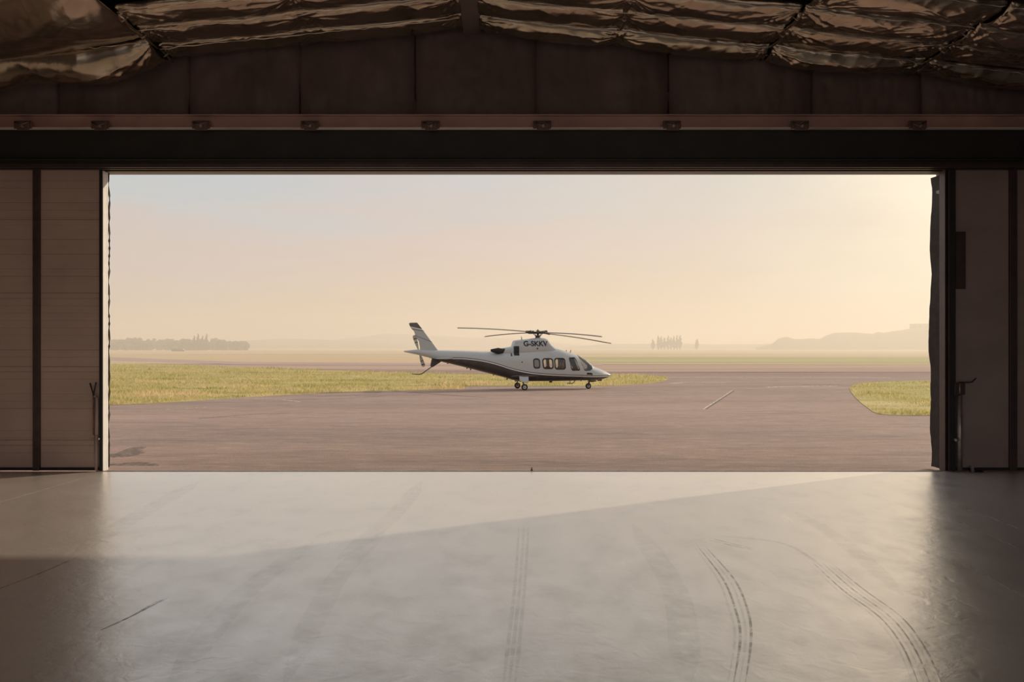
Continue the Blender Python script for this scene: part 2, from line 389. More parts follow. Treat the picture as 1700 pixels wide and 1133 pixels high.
# grass blades (uncountable)
def inside(poly, x, y):
    p = np.array(poly); c = np.zeros(len(x), bool); j = len(p)-1
    for i in range(len(p)):
        xi, yi, xj, yj = *p[i], *p[j]
        c ^= ((yi > y) != (yj > y)) & (x < (xj-xi)*(y-yi)/(yj-yi+1e-12)+xi); j = i
    return c
def blades(poly, n, hmax, seed, label, ymax, xlim, edge_px=None):
    r = np.random.default_rng(seed); P = np.array(poly)
    y0 = P[:, 1].min(); t = r.random(n*4)
    y = 1/(1/y0+(1/ymax-1/y0)*t)                                   # even in the picture rather than on the ground
    x = r.uniform(xlim[0], xlim[1], n*4)*y/40
    k_ = inside(poly, x, y); x, y = x[k_][:n], y[k_][:n]; n = len(x)
    clump = .6+.6*(fbm(x*.5, y*.35, 3)+.2)
    h = hmax*np.clip(clump, .25, 1.3)*r.uniform(.5, 1.2, n); wd = .012+.010*y/40; a = r.uniform(0, np.pi, n)
    lx, ly = r.normal(0, .35, n)*h, r.normal(0, .35, n)*h
    ca, sa = np.cos(a)*wd, np.sin(a)*wd*.5
    z0 = np.full(n, -.02)
    v = np.stack([np.stack([x-ca, y-sa, z0], 1), np.stack([x+ca, y+sa, z0], 1), np.stack([x+ca*.6+lx*.4, y+sa*.6+ly*.4, z0+h*.6], 1), np.stack([x+lx, y+ly, z0+h], 1)], 1).reshape(-1, 3)
    f = np.arange(n)[:, None]*4; f = np.concatenate([f+np.array([0, 1, 2]), f+np.array([0, 2, 3])])
    o = np_mesh('grass', v, f, M['blade'], smooth=False)
    tag(o, label, 'grass', kind='stuff')
M['blade'] = grass_material('grass blades', (.34, .35, .11), (.62, .53, .24), (.86, .64, .42), (.14, .55, .5), True)
blades(G_LEFT, 52000, .22, 1, 'rough yellow green grass growing on the long verge left of the helicopter', 120, (-24, 14))
blades(G_RIGHT, 12000, .15, 2, 'short yellow green grass growing on the rounded island at right', 66, (14, 24))

# ------------------------------------------------------------------ far trees, hills, building
M['crown'] = mat('distant foliage', (.085, .085, .06), .9, noise=(.5, .3), spec=.1)
M['trunk'] = mat('distant trunks', (.09, .07, .055), .9, spec=.1)
M['hill'] = mat('wooded hillside', (.16, .145, .09), .95, noise=(.02, .25), spec=.1)
def tree(x, y, h, wdt, seed, label, group, poplar=False):
    r = random.Random(seed); root = empty('tree', (x, y, 0)); tag(root, label, 'tree', group)
    MB().tube([(0, 0, 0), (.1, 0, h*.3), (0, .1, h*.7)], [.05*h, .035*h, .012*h], 8).build('trunk', M['trunk'], root)
    c = MB()
    if poplar:
        for k in range(9):
            zz = h*(.2+.78*k/8); rr = wdt*.5*(1-.75*abs(k/8-.35)/.65)
            c.ball((r.uniform(-.1, .1)*wdt, r.uniform(-.1, .1)*wdt, zz), (rr*r.uniform(.8, 1.1), rr, h*.09), 9, 6)
    else:
        for k in range(22):
            a = r.uniform(0, 6.28); q = r.random()**.5*wdt*.42; zz = h*(.12+.70*r.random())
            rr = wdt*r.uniform(.12, .24)
            c.ball((q*math.cos(a), q*math.sin(a), min(zz, h-rr*.8)), (rr, rr, rr*r.uniform(.7, 1)), 9, 6)
    c.build('crown', M['crown'], root)
TY = 620.0
names = []
xs = np.linspace(186, 400, 27)
tr = random.Random(5)
for i, px in enumerate(xs):
    y = TY+tr.uniform(-25, 25); top = tr.uniform(559, 566) if px < 360 else tr.uniform(563, 568)
    x, _, z = at(px, top, y)
    tree(x, y, z, tr.uniform(7, 10), i, 'hazy rounded tree in the distant row near the left jamb', 'rounded trees of the far left row')
for i, px in enumerate([322, 329, 336, 343]):
    x, _, z = at(px, tr.uniform(555.5, 559), TY-30)
    tree(x, TY-30, z, 3.0, 50+i, 'slim pointed tree rising above the far left tree row', 'slim trees above the far left row', True)
for i, px in enumerate([1084, 1093, 1098, 1103, 1109, 1114, 1119, 1124, 1129, 1157]):
    x, _, z = at(px, tr.uniform(556.5, 562) if i not in (0, 9) else 564, 690)
    tree(x, 690, z, 3.6, 80+i, 'slim bare tree in the hazy clump right of the rotor', 'slim trees of the hazy clump', True)
x, _, z = at(294, 577.5, 480)
tag(MB().ball((x, 480, .5), (3.2, 2, .9)).ball((x+2, 480, .4), (2, 1.5, .7)).build('bush', M['crown']), 'low dark bush alone in the far field at left', 'bush')

def hill(prof, Y, depth, label, seed):
    """ridge whose skyline passes through the pixel profile, rising from the field and falling away behind"""
    px = np.array([p[0] for p in prof], float); py = np.array([p[1] for p in prof], float)
    X = np.linspace(px[0], px[-1], 160); top = np.interp(X, px, py)
    Hh = CAMZ+(HOR-top)/FPX*Y; Xw = (X-850)/FPX*Y
    vv = np.linspace(0, 1, 25); V = []
    for v in vv:
        zz = np.clip(Hh, 0, None)*np.sin(math.pi*v)**.8; yy = Y+(v-.5)*depth*np.ones_like(Xw)
        nz = fbm(Xw*.02, yy*.02, seed)*np.maximum(Hh, 0)*.10*np.sin(math.pi*v)*(abs(v-.5) > .05)
        V.append(np.stack([Xw*yy/Y, yy, np.maximum(zz+nz, -.2)-.3], 1))
    V = np.stack(V, 1).reshape(-1, 3)
    o = np_mesh('hill', V, grid_faces(160, 25), M['hill']); tag(o, label, 'hill', kind='structure')
hill([(380, 577), (405, 566), (470, 562), (540, 564), (640, 567), (700, 577)], 1150, 260, 'low hazy ridge right of the left tree row', 1)
hill([(430, 577), (520, 569), (600, 559.5), (640, 555), (680, 555.5), (760, 560), (850, 562), (930, 570), (1000, 577)], 1350, 300, 'faint rounded hill behind the tail fin', 2)
hill([(930, 577), (1010, 571), (1100, 571), (1200, 572), (1280, 571), (1300, 577)], 1050, 200, 'faint low rise under the hazy tree clump', 3)
hill([(1255, 577), (1283, 570), (1292, 562), (1305, 558.5), (1318, 562.5), (1330, 563), (1345, 561.5), (1362, 562.5), (1372, 557), (1385, 553), (1420, 553.5), (1450, 556), (1456, 552), (1468, 554), (1490, 551), (1520, 547), (1560, 545), (1640, 546), (1760, 556), (1900, 577)], 800, 160, 'dark wooded hill by the right jamb under the sun glow', 4)
b0 = at(1515, 538, 800); b1 = at(1562, 538, 800)
bd = empty('building', ((b0[0]+b1[0])/2, 800, b0[2]-9)); hw = (b1[0]-b0[0])/2
tag(bd, 'flat topped block building on the hill by the right jamb', 'building')
bw = mat('far building wall', (.2, .17, .12), .8, noise=(.3, .15))
MB().box(-hw, hw, -6, 6, -1, 8.6).build('wall', bw, bd); MB().box(-hw-.3, hw+.3, -6.3, 6.3, 8.6, 9).build('roof', M['deck'], bd)
for k_ in range(4): MB().box(-hw+3+k_*5.5, -hw+5+k_*5.5, -6.1, -5.9, 5, 7).build('window', M['beam'], bd)

# ground haze over the far field: a real, thin scattering layer
hm = bpy.data.materials.new('morning haze'); hm.use_nodes = True; t = NT(hm.node_tree); t.n.clear()
vs_ = t.node('ShaderNodeVolumeScatter', {'Color': (1.0, .95, .88, 1), 'Density': .0020, 'Anisotropy': .35})
va_ = t.node('ShaderNodeVolumeAbsorption', {'Color': (.76, .50, .16, 1), 'Density': .00055})
ad_ = t.node('ShaderNodeAddShader', {0: vs_.outputs[0], 1: va_.outputs[0]})
t.l.new(ad_.outputs[0], t.node('ShaderNodeOutputMaterial').inputs['Volume'])
hz_ = MB().box(-1700, 1700, 85, 2800, -.5, 34).build('haze', hm)
tag(hz_, 'thin warm morning haze lying over the far field and hills', 'haze', kind='stuff')

# ------------------------------------------------------------------ the hangar shell
XL, XR, YB = -13.2, 13.2, -5.0
ZR, XRIDGE, SL = 8.45, -.75, .10
def gab(x): return ZR-SL*np.abs(x-XRIDGE)
fl = MB().box(XL-.2, XR+.2, YB-.2, D-.02, -.25, 0).build('floor', M['floor'])
tag(fl, 'polished grey concrete hangar floor reflecting the bright doorway', 'floor', kind='structure')
tag(MB().box(XL-.25, XL, YB, D+.6, 0, 8).build('wall_left', M['inner']), 'left side wall of the hangar', 'wall', kind='structure')
tag(MB().box(XR, XR+.25, YB, D+.6, 0, 8).build('wall_right', M['inner']), 'right side wall of the hangar', 'wall', kind='structure')
tag(MB().box(XL, XL+1.2, YB-.25, YB, 0, 9).box(XR-1.2, XR, YB-.25, YB, 0, 9).box(XL+1.2, XR-1.2, YB-.25, YB, 7.3, 9).build('wall_back', M['inner']), 'rear wall of the hangar around an unseen open doorway added for light', 'wall', kind='structure')  # rear opening is added to let more daylight into the interior
tag(MB().box(-60, 60, -80, YB-.26, -.25, -.02).build('ground_rear', M['tarmac']), 'tarmac outside the added rear doorway', 'ground', kind='structure')
RL = [(-9.0, -7.6), (-5.2, -3.8), (2.6, 4.0), (6.6, 8.0)]          # unseen roof lights, added to brighten the hangar interior
ce = MB()
def roof_strip(xs, y0, y1, mb, th=.35, up=.35):
    p = [(x, gab(x)+up) for x in xs]+[(x, gab(x)+up+th) for x in xs[::-1]]
    mb.prism(p, lambda a, b: (a, y0, b), lambda a, b: (a, y1, b))
roof_strip([XL-.3, XRIDGE, XR+.3], 10.5, D+.9, ce); roof_strip([XL-.3, XRIDGE, XR+.3], YB-.3, YB+.6, ce)
for xs in ([XL-.3, RL[0][0]], [RL[0][1], RL[1][0]], [RL[1][1], XRIDGE, RL[2][0]], [RL[2][1], RL[3][0]], [RL[3][1], XR+.3]): roof_strip(xs, YB+.6, 10.5, ce)
ce = ce.build('ceiling', M['deck'])
rlm = bpy.data.materials.new('added roof light sheet'); rlm.use_nodes = True; t = NT(rlm.node_tree); t.n.clear()
t.l.new(t.node('ShaderNodeBsdfTransparent', {'Color': (.82, .80, .76, 1)}).outputs[0], t.node('ShaderNodeOutputMaterial').inputs[0])
for i, (a, b) in enumerate(RL):
    o = MB(); roof_strip([a, b], YB+.6, 10.5, o, .012, .62); tag(o.build('window_%d' % (i+1), rlm), 'unseen roof light strip added to brighten the hangar, '+('nearest the left wall', 'second from the left wall', 'second from the right wall', 'nearest the right wall')[i], 'roof light', kind='structure')
tag(ce, 'dark low pitched hangar roof deck above the sagging insulation', 'ceiling', kind='structure')

# front wall above the doorway: padded dark facing with stitched seams
WY = 17.34
seams = [(p-850)/FPX*WY for p in (-90, 100, 317, 500, 690, 890, 1108, 1345, 1525, 1740)]
nx, nz = 700, 40
X = np.linspace(XL, XR, nx); Z = np.linspace(0, 1, nz)
XX, VV = np.meshgrid(X, Z, indexing='ij'); zb = 6.62
ZZ = zb+(gab(XX)+.33-zb)*VV
dist = np.min(np.abs(XX[..., None]-np.array(seams)), -1)
YY = WY-.10*(1-np.exp(-dist/.09))-.05*np.minimum(dist, .8)+.05*fbm(XX*.9, ZZ*.9, 4)*np.minimum(dist/.3, 1)+.012*fbm(XX*6, ZZ*1.6, 9)
YY -= .06*np.exp(-((VV)/.12)**2)*0
wf = np_mesh('wall_front', np.stack([XX, YY, ZZ], -1).reshape(-1, 3), grid_faces(nx, nz)[:, ::-1], M['wallfabric'])
sm_ = wf.modifiers.new('thick', 'SOLIDIFY'); sm_.thickness = .06; sm_.offset = -1
tag(wf, 'dark padded wall facing above the doorway with vertical seams', 'wall', kind='structure')
tag(MB().box(XL, XR, 17.62, 17.85, 5.80, 9.4).box(XL, -11.2, 17.3, 17.85, 0, 5.8).box(11.4, XR, 17.3, 17.85, 0, 5.8).build('wall_front', M['outer']),
    'outer front wall of the hangar around the big doorway', 'wall', kind='structure')
# channel rail, black beam and door track, each one long member
zr = lambda py, Y: CAMZ+(HOR-py)/FPX*Y
rl = MB()
Y0 = 16.98
rl.box(XL, XR, Y0+.05, Y0+.08, zr(213, Y0), zr(192, Y0)).box(XL, XR, Y0-.02, Y0+.08, zr(192, Y0), zr(190, Y0))
rl = tag(rl.build('trim_1', M['rail'], bevel=.006), 'reddish steel channel running along the foot of the wall facing', 'trim', kind='structure')
MB().box(XL, XR, Y0-.07, Y0+.06, zr(214.6, Y0), zr(213, Y0)).build('lip', M['lip'], rl)['label'] = 'lower lip of the channel with its highlight painted in'
bm_ = MB().box(XL, XR, 17.10, 17.20, zr(263, 17.1), zr(213, 17.1)).box(XL, XR, 17.02, 17.20, zr(266, 17.02), zr(263.5, 17.02))
tag(bm_.build('trim_2', M['beam'], bevel=.005), 'black header beam across the top of the doorway', 'trim', kind='structure')
tk = MB().box(XL, XR, 17.14, 17.60, 5.88, zr(266, 17.1)).box(XL, XR, 17.12, 17.18, 5.80, 5.88).box(XL, XR, 17.30, 17.36, 5.80, 5.90).box(XL, XR, 17.50, 17.62, 5.80, 5.90).box(XL, XR, 17.10, 17.14, zr(274, 17.1), zr(271.5, 17.1))
tag(tk.build('trim_3', M['track'], bevel=.004), 'brown steel door track under the header beam', 'trim', kind='structure')
# tie brackets on the channel under the seams
ordn = ['leftmost', 'second from left', 'third from left', 'fourth from left', 'fifth from left', 'sixth from left', 'seventh from left', 'eighth from left', 'rightmost']
for i, px in enumerate([40, 168, 335, 515, 715, 900, 1115, 1327, 1522]):
    x = (px-850)/FPX*16.95; r = random.Random(i)
    root = empty('tie_bracket', (x, 16.93, zr(208, 16.95)))
    tag(root, 'wrapped steel tie bracket on the red channel rail, '+ordn[i], 'bracket', 'tie brackets along the channel rail')
    MB().box(-.17, .17, -.03, 0, -.075, .075).box(-.10, .13, -.055, -.03, -.115, .05).build('clamp_plate', M['tie'], root, bevel=.012)
    MB().tube([(-.13, -.06, .03), (-.02, -.085, -.03+r.uniform(-.02, .02)), (.14, -.06, .045)], .022, 8).build('wrap', M['tie'], root)
    MB().cyl((.02, -.055, -.04), (.02, -.10, -.04), .025, n=8).build('bolt', M['steel'], root)

# sagging insulation blankets under the roof
def blanket(X0, X1, Yn, Yb, sag, seed, label, pinch=(.6, .6), ties=(), crin=1.0, tilt=0.0):
    nu = int((X1-X0)/.03)+2; nv = 46
    u = np.linspace(X0, X1, nu); v = np.linspace(0, 1, nv)
    U, V = np.meshgrid(u, v, indexing='ij'); Yv = Yn+(Yb-Yn)*V
    prof = np.sin(np.pi*V)**.40; edge = .30+.70*np.exp(-V/.28)
    along = np.ones_like(U)
    along -= pinch[0]*np.exp(-((U-X0)/.5))+pinch[1]*np.exp(-((X1-U)/.5))
    for tx in ties: along -= .35*np.exp(-((U-tx)/.22)**2)
    along = np.clip(along, .12, 1)*(1+.22*vnoise(U*.55, U*0, seed)+.10*vnoise(U*1.7, U*0, seed+3))
    s = sag*(1+tilt*(U-X0)/(X1-X0))*prof*along
    rid = lambda n: (1-np.abs(n))
    s += crin*.022*rid(vnoise(U*3.2+V*1.8, V*2.2, seed+5))**3*np.exp(-V/.22)*np.minimum(V/.04, 1)
    s += crin*.016*(rid(vnoise(U*1.5-V*2.4, V*1.4+U*.3, seed+7))**5)*prof*edge
    s += crin*.008*(rid(vnoise(U*5.0+V*5.0, V*2.0-U*.8, seed+8))**4)*prof*edge
    s += crin*.014*(rid(vnoise(U*2.6+V*1.2, V*1.0, seed+21))**6)*prof*edge
    s += crin*.004*fbm(U*7, V*7, seed+9, 3)*prof*edge
    for (tx, tv, amp) in [(X0, .12, 1), (X1, .12, 1), (X0, .9, .8), (X1, .9, .8)]+[(q, .25, .7) for q in ties]:
        dx, dy = U-tx, (V-tv)*(Yb-Yn); rr = np.hypot(dx, dy); th = np.arctan2(dy, np.abs(dx)+1e-6)
        s += amp*crin*.045*rid(vnoise(th*5.5+seed, rr*.7, seed+11))**3*np.exp(-rr/.75)*np.minimum(rr/.08, 1)*prof**.5
    Z = gab(U)+.02-s
    Yv = Yv+.03*vnoise(U*1.1, V*0, seed+31)+.02*vnoise(U*4.0, V*0, seed+33)
    o = np_mesh('insulation_blanket', np.stack([U, Yv, Z], -1).reshape(-1, 3), grid_faces(nu, nv)[:, ::-1], M['foil'])
    sm = o.modifiers.new('thick', 'SOLIDIFY'); sm.thickness = .02; sm.offset = -1
    tag(o, label, 'insulation', 'sagging insulation blankets under the roof')
    # bright crumpled strip along the front edge, added to imitate foil highlights
    hu = np.linspace(X0+.05, X1-.05, int((X1-X0)/.05)); hy = Yn-.01+.025*vnoise(hu*1.1, hu*0, seed+31)+.03*vnoise(hu*6, hu*0, seed+61)
    hz = gab(hu)-.105-.018*np.abs(vnoise(hu*3.1, hu*0, seed+63))-.012*vnoise(hu*9, hu*0, seed+65)
    hr = [float(q) for q in .007+.012*np.abs(vnoise(hu*2.3, hu*0, seed+67))]
    hm_ = MB().tube(list(zip(hu, hy, hz)), hr, 7, sq=.6).build('foil_glint', M['foil_glint'], o); hm_['label'] = 'bright crumpled strip standing in for foil highlights'
YR = [13.6, 14.5, 15.4, 16.3, 17.04]
rowname = ['fourth row from the front wall', 'third row from the front wall', 'second row from the front wall', 'row against the front wall']
segs = [(-6.4, -.90, 'left of the ridge gap', (-3.6,), (.15, .14, .15, .13)), (-.60, 4.68, 'right of the ridge gap', (1.95,), (.16, .17, .18, .24)),
        (4.72, 7.48, 'between the two right ties', (), (.2, .2, .15, .30)), (7.52, 13.1, 'in the far right corner', (10.3,), (.34, .24, .16, .24))]
sd_ = 1
for (x0, x1, nm, ties, sags) in segs:
    for r_ in range(4):
        sd_ += 1
        if YR[r_+1] < 14.6 and x0 < 4: continue
        blanket(x0, x1, YR[r_], YR[r_+1], sags[r_], sd_, 'crinkled brown insulation roll '+nm+', '+rowname[r_], ties=ties, crin=1.0 if r_ < 3 else 1.25)
blanket(-13.1, -6.42, 13.3, 15.95, .42, 41, 'big smooth insulation bulge in the upper left corner', (.3, .75), (), .9)
blanket(-13.1, -6.42, 15.95, 17.04, .52, 43, 'drooping wrinkled insulation flap at far left above the black beam', (.3, .7), (), 1.5)
# tie straps gathering the blankets
for i, (x, yy, nm) in enumerate([(-6.42, 15.9, 'on the left corner'), (1.95, 15.9, 'right of the roof centre'), (4.7, 15.9, 'second from the right'), (7.5, 15.9, 'rightmost')]):
    root = empty('tie_strap', (x, yy, float(gab(x)))); tag(root, 'shiny strap gathering the roof insulation, '+nm, 'strap', 'straps gathering the insulation')
    pts = [(.02*math.sin(j*1.3), -1.2+j*.2, -.05-.05*abs(math.sin(j*.2*math.pi/.9))) for j in range(13)]
    MB().tube(pts, .035, 8, sq=.5).build('band', M['foil'], root)
    for j in (1, 5, 10): MB().tube([(-.07, pts[j][1], -.06), (0, pts[j][1]-.03, -.13), (.07, pts[j][1], -.06)], .014, 6).build('hook', M['steel'], root)
rb = MB().box(-.92, -.58, 13.2, 17.2, ZR-.10, ZR+.12)
tag(rb.build('trim_4', M['wallfabric'], bevel=.03), 'dark flat ridge cover strip between the left and right insulation rolls', 'trim', kind='structure')

# ------------------------------------------------------------------ sliding doors
dx = lambda px, Y=D: (px-850)/FPX*Y
ZT = 5.84
def leaf(name, x0, x1, y0, y1, m, label, posts, endx=None, endm=None, zb=.07):
    root = empty(name, ((x0+x1)/2, y0, 0)); tag(root, label, 'door', kind='structure'); c = root.location
    MB().box(x0-c.x, x1-c.x, .02, y1-y0, zb, ZT-.03).build('panel', m, root)
    MB().box(x0-c.x, x1-c.x, 0, y1-y0, .012, zb).build('bottom_seal', M['rubber'], root, bevel=.006)
    MB().box(x0-c.x, x1-c.x, 0, y1-y0, ZT-.03, ZT).build('top_rail', M['post'], root)
    for (a, b) in posts: MB().box(a-c.x, b-c.x, -.045, .03, .012, ZT-.01).build('post', M['post'], root, bevel=.008)
    return root
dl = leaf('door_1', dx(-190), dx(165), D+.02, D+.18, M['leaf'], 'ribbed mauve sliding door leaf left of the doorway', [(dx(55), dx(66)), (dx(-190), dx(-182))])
c = dl.location
o = MB().box(dx(165)-c.x, dx(170.3)-c.x, -.03, .17, .0, ZT).build('edge_channel', M['rubber'], dl, bevel=.004)
o = MB()
for (a, b) in [(-.02, .05), (.06, .13), (.14, .20)]:
    o.box(dx(170.3)-c.x-.01, dx(170.3)-c.x+.012, a, b, 0, ZT-.05)
o.box(dx(170.3)-c.x-.03, dx(170.3)-c.x, -.02, .20, 0, ZT-.05)
o = o.build('edge_frame', M['whitejamb'], dl, bevel=.004); o['label'] = 'white leading edge frame catching the sun'
sl = MB(); r = random.Random(3)
pts = [(dx(170.3)-c.x+.012+r.uniform(-.01, .02), .215, z) for z in np.linspace(.05, ZT-.05, 40)]
sl.tube(pts, .018, 6); sl.build('brush_seal', M['seal'], dl)
# drop bolt on the left leaf: two-armed lever, rod, guide
db = empty('drop_bolt', (dx(157)-c.x, -.03, 0), parent=dl)
db['label'] = 'steel drop bolt with a forked lever'
def zpx(py, Y=D): return CAMZ+(HOR-py)/FPX*Y
MB().tube([(-.07, -.03, zpx(636)), (0, -.03, zpx(656)), (.0, -.03, zpx(662))], .014, 8).tube([(.05, -.03, zpx(635)), (0, -.035, zpx(656))], .014, 8).build('fork', M['rubber'], db)
MB().cyl((0, -.03, zpx(656)), (0, -.03, zpx(722)), .016).build('rod', M['rust'], db)
MB().box(-.018, .05, -.045, .0, zpx(660), zpx(657)).box(-.018, .006, -.045, -.01, zpx(669), zpx(657)).build('handle', M['steel'], db, bevel=.004)
MB().cyl((.04, -.02, zpx(722)), (.045, -.02, .03), .035, .028).build('sleeve', M['leaf_plain'], db)
MB().tube([(.05, -.02, zpx(660)), (.05, -.02, zpx(722))], .034, 10).build('cover_tube', M['leaf_plain'], db)
MB().box(-.02, .11, -.05, 0, zpx(730), zpx(727.5)).ball((-.01, -.05, zpx(729)), .02).ball((.10, -.05, zpx(729)), .022).build('guide', M['steel'], db)
# right leaves
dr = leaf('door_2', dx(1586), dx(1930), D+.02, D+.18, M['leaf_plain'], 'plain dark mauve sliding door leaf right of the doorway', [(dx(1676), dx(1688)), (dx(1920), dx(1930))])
c = dr.location
MB().box(dx(1575.5)-c.x, dx(1586)-c.x, -.04, .16, 0, ZT).build('edge_channel', M['beam'], dr, bevel=.004)
MB().box(dx(1573.2)-c.x, dx(1575.5)-c.x, -.05, .17, 0, ZT-.02).box(dx(1568.3)-c.x, dx(1570)-c.x, -.03, .20, 0, ZT-.02).box(dx(1570)-c.x, dx(1573.2)-c.x, .02, .2, 0, ZT-.02).build('edge_frame', M['post'], dr, bevel=.004)
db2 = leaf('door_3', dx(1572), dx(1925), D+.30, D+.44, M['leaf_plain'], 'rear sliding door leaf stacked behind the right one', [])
c2 = db2.location
sl = MB(); r = random.Random(9)
yy0 = D+.25-c2.y
for k_ in range(60):
    z0 = .02+k_*(ZT-.1)/60; z1 = z0+(ZT-.1)/60; e0 = .05*fbm(np.array([z0*1.3]), np.array([0.]), 2)[0]; e1 = .05*fbm(np.array([z1*1.3]), np.array([0.]), 2)[0]
    xa = dx(1572)-c2.x
    sl.add([(xa, yy0, z0), (xa-.03+e0*.6, yy0+.36, z0), (xa-.03+e1*.6, yy0+.36, z1), (xa, yy0, z1), (xa+.05, yy0+.02, z0), (xa+.03, yy0+.36, z0), (xa+.03, yy0+.36, z1), (xa+.05, yy0+.02, z1)],
           [(0, 1, 2, 3), (4, 7, 6, 5), (1, 5, 6, 2), (0, 3, 7, 4)])
sl.build('edge_seal', M['seal'], db2)
pb = MB().box(dx(1587)-c.x, dx(1603)-c.x, -.03, .02, zpx(480), zpx(385)).build('cover_plate', M['post'], dr, bevel=.006); pb['label'] = 'dark rectangular plate beside the edge'
lk = empty('drop_bolt', (dx(1592)-c.x, -.05, 0), parent=dr); lk['label'] = 'tubular floor bolt with a bent lever'
MB().cyl((0, 0, .02), (0, 0, zpx(657)), .05).build('sleeve', M['steel'], lk)
MB().cyl((0, 0, zpx(657)), (0, 0, zpx(635)), .018).build('rod', M['steel'], lk)
MB().box(-.11, -.095, -.03, .05, zpx(657), zpx(635)).box(-.09, .10, -.01, .04, zpx(656), zpx(636)).build('bracket', M['post'], lk, bevel=.005)
MB().tube([(-.03, -.02, zpx(635)), (.16, -.03, zpx(635)), (.22, -.04, zpx(634)), (.29, -.05, zpx(628))], .012, 8).build('lever', M['rubber'], lk)
MB().box(-.12, .05, -.045, .01, zpx(731), zpx(728)).ball((-.09, -.05, zpx(730.5)), .035).build('guide', M['steel'], lk)
# wheel chock shaped foot at the right leaf
x = dx(1608); fo = empty('door_stop', (x, D-.13, 0)); tag(fo, 'small black metal stop on the floor below the right door leaf', 'door stop')
MB().box(0, .22, 0, .12, 0, .018).build('base', M['rubber'], fo, bevel=.005)
MB().prism([(0, .0), (.05, .0), (.03, .12), (-.02, .13)], lambda a, b: (a, 0, b), lambda a, b: (a, .05, b)).build('upright', M['steel'], fo)
MB().tube([(.03, .03, .03), (.12, .02, .04), (.21, .04, .02)], .016, 8).build('bar', M['rubber'], fo)
# threshold
th = MB().box(-8.0, 8.45, D-.03, D+.012, -.06, .012)
tag(th.build('trim_5', M['steel'], bevel=.003), 'thin metal threshold strip across the doorway', 'trim', kind='structure')
tag(MB().box(-8.0, 8.45, D+.012, D+.16, -.06, -.022).build('trim_6', M['gap']), 'dark gap strip just outside the threshold', 'trim', kind='structure')
x = dx(883); st = empty('floor_stop', (x, D+.05, 0)); tag(st, 'tiny black peg standing on the threshold in mid doorway', 'peg')
MB().lathe([(0, -.03), (.022, -.03), (.024, .02), (.012, .035), (.010, .07), (0, .075)], (0, 0, 0), 'z', 14).build('peg', M['rubber'], st)

# marks on the floor
def floor_strip(pts, width, m, name='tyre_mark', z=.0012):
    P = [Vector((x, y, z)) for x, y in smooth_poly([gpt(*p) for p in pts], 8)]; vs = []
    n = len(P)
    for i, p in enumerate(P):
        tt = (P[min(i+1, n-1)]-P[max(i-1, 0)]).normalized(); nn = Vector((-tt.y, tt.x, 0)); ww = width*(min(1, 5*i/n, 5*(n-1-i)/n)+.05)
        vs += [p+nn*ww/2, p-nn*ww/2]
    return MB().add(vs, [(2*i, 2*i+1, 2*i+3, 2*i+2) for i in range(n-1)]).build(name, m, fl)
M['mark'] = mark_material('rubber scuff', (.05, .045, .045), .33, .5); M['mark_light'] = mark_material('pale scrape', (.75, .72, .68), .45, .4)
M['mark_soft'] = mark_material('faint rubber trace', (.12, .11, .10), .09, .5)
M['mark_wide'] = mark_material('wide faint trace', (.2, .19, .18), .05, .4)
for k_ in range(4):
    floor_strip([(283-k_*7, 991+k_*2), (230-k_*6, 1018+k_*3), (168-k_*4, 1046+k_*2)], .018, M['mark'])
for k_ in range(4):
    floor_strip([(1150+k_*6, 905), (1190+k_*9, 960), (1210+k_*10, 1010), (1220+k_*9, 1060), (1205+k_*10, 1150)], .022, M['mark'] if k_ in (1, 3) else M['mark_soft'])
for k_ in range(3):
    floor_strip([(862+k_*8, 868), (856+k_*8, 960), (846+k_*9, 1050), (834+k_*10, 1150)], .03, M['mark_soft'])
for k_ in range(6):
    floor_strip([(1335+k_*9, 928+k_*1.5), (1390+k_*9, 980), (1450+k_*9, 1024), (1490+k_*9, 1075), (1520+k_*10, 1150)], .016, M['mark'] if k_ % 2 else M['mark_soft'])
for k_ in range(2):
    floor_strip([(1178-k_*2, 894+k_*3), (1215, 903+k_*3), (1252, 912+k_*2)], .018, M['mark'])
floor_strip([(1190, 890), (1300, 903), (1370, 945)], .05, M['mark_soft'])
for p in ([(1575, 860), (1640, 888), (1700, 915)], [(1590, 840), (1650, 862), (1720, 890)], [(1600, 935), (1660, 970), (1720, 1000)]):
    floor_strip(p, .03, M['mark_light'], 'scrape')
floor_strip([(-40, 846), (60, 817), (150, 791)], .022, M['mark_light'], 'joint_line')
floor_strip([(-20, 985), (60, 955), (130, 925)], .03, M['mark'], 'scrape')
for (p, w_) in [([(520, 900), (400, 990), (280, 1140)], .25), ([(640, 880), (560, 960), (470, 1140)], .22), ([(330, 800), (240, 850), (120, 920)], .3), ([(1320, 850), (1400, 900), (1500, 990)], .2), ([(1050, 870), (1120, 980), (1140, 1150)], .25), ([(700, 800), (650, 860), (560, 930)], .25)]:
    floor_strip(p, w_, M['mark_wide'])

# ------------------------------------------------------------------ the helicopter
HA = math.radians(10); HY0 = CAMZ*FPX/70.0; HX0 = 16/FPX*HY0
heli = empty('helicopter', (HX0, HY0, -.03), HA)
tag(heli, 'white and grey twin engine helicopter parked side on outside the doorway', 'helicopter')
HC, HS = math.cos(HA), math.sin(HA)
def LP(px, py, y=0.0):                  # local (x, z) of the point on the plane local y that a pixel shows
    k = (px-850)/FPX
    x = (k*(HY0+y*HC)-HX0+y*HS)/(HC-k*HS)
    Yw = HY0+x*HS+y*HC
    return x, CAMZ+(HOR-py)/FPX*Yw+.03
def L(cx, cy, y=0.0): return LP(660+cx/4.474, 510+cy/4.474, y)
def T(cx, cy, y=0.0): return LP(670+cx/9.444, 525+cy/9.444, y)

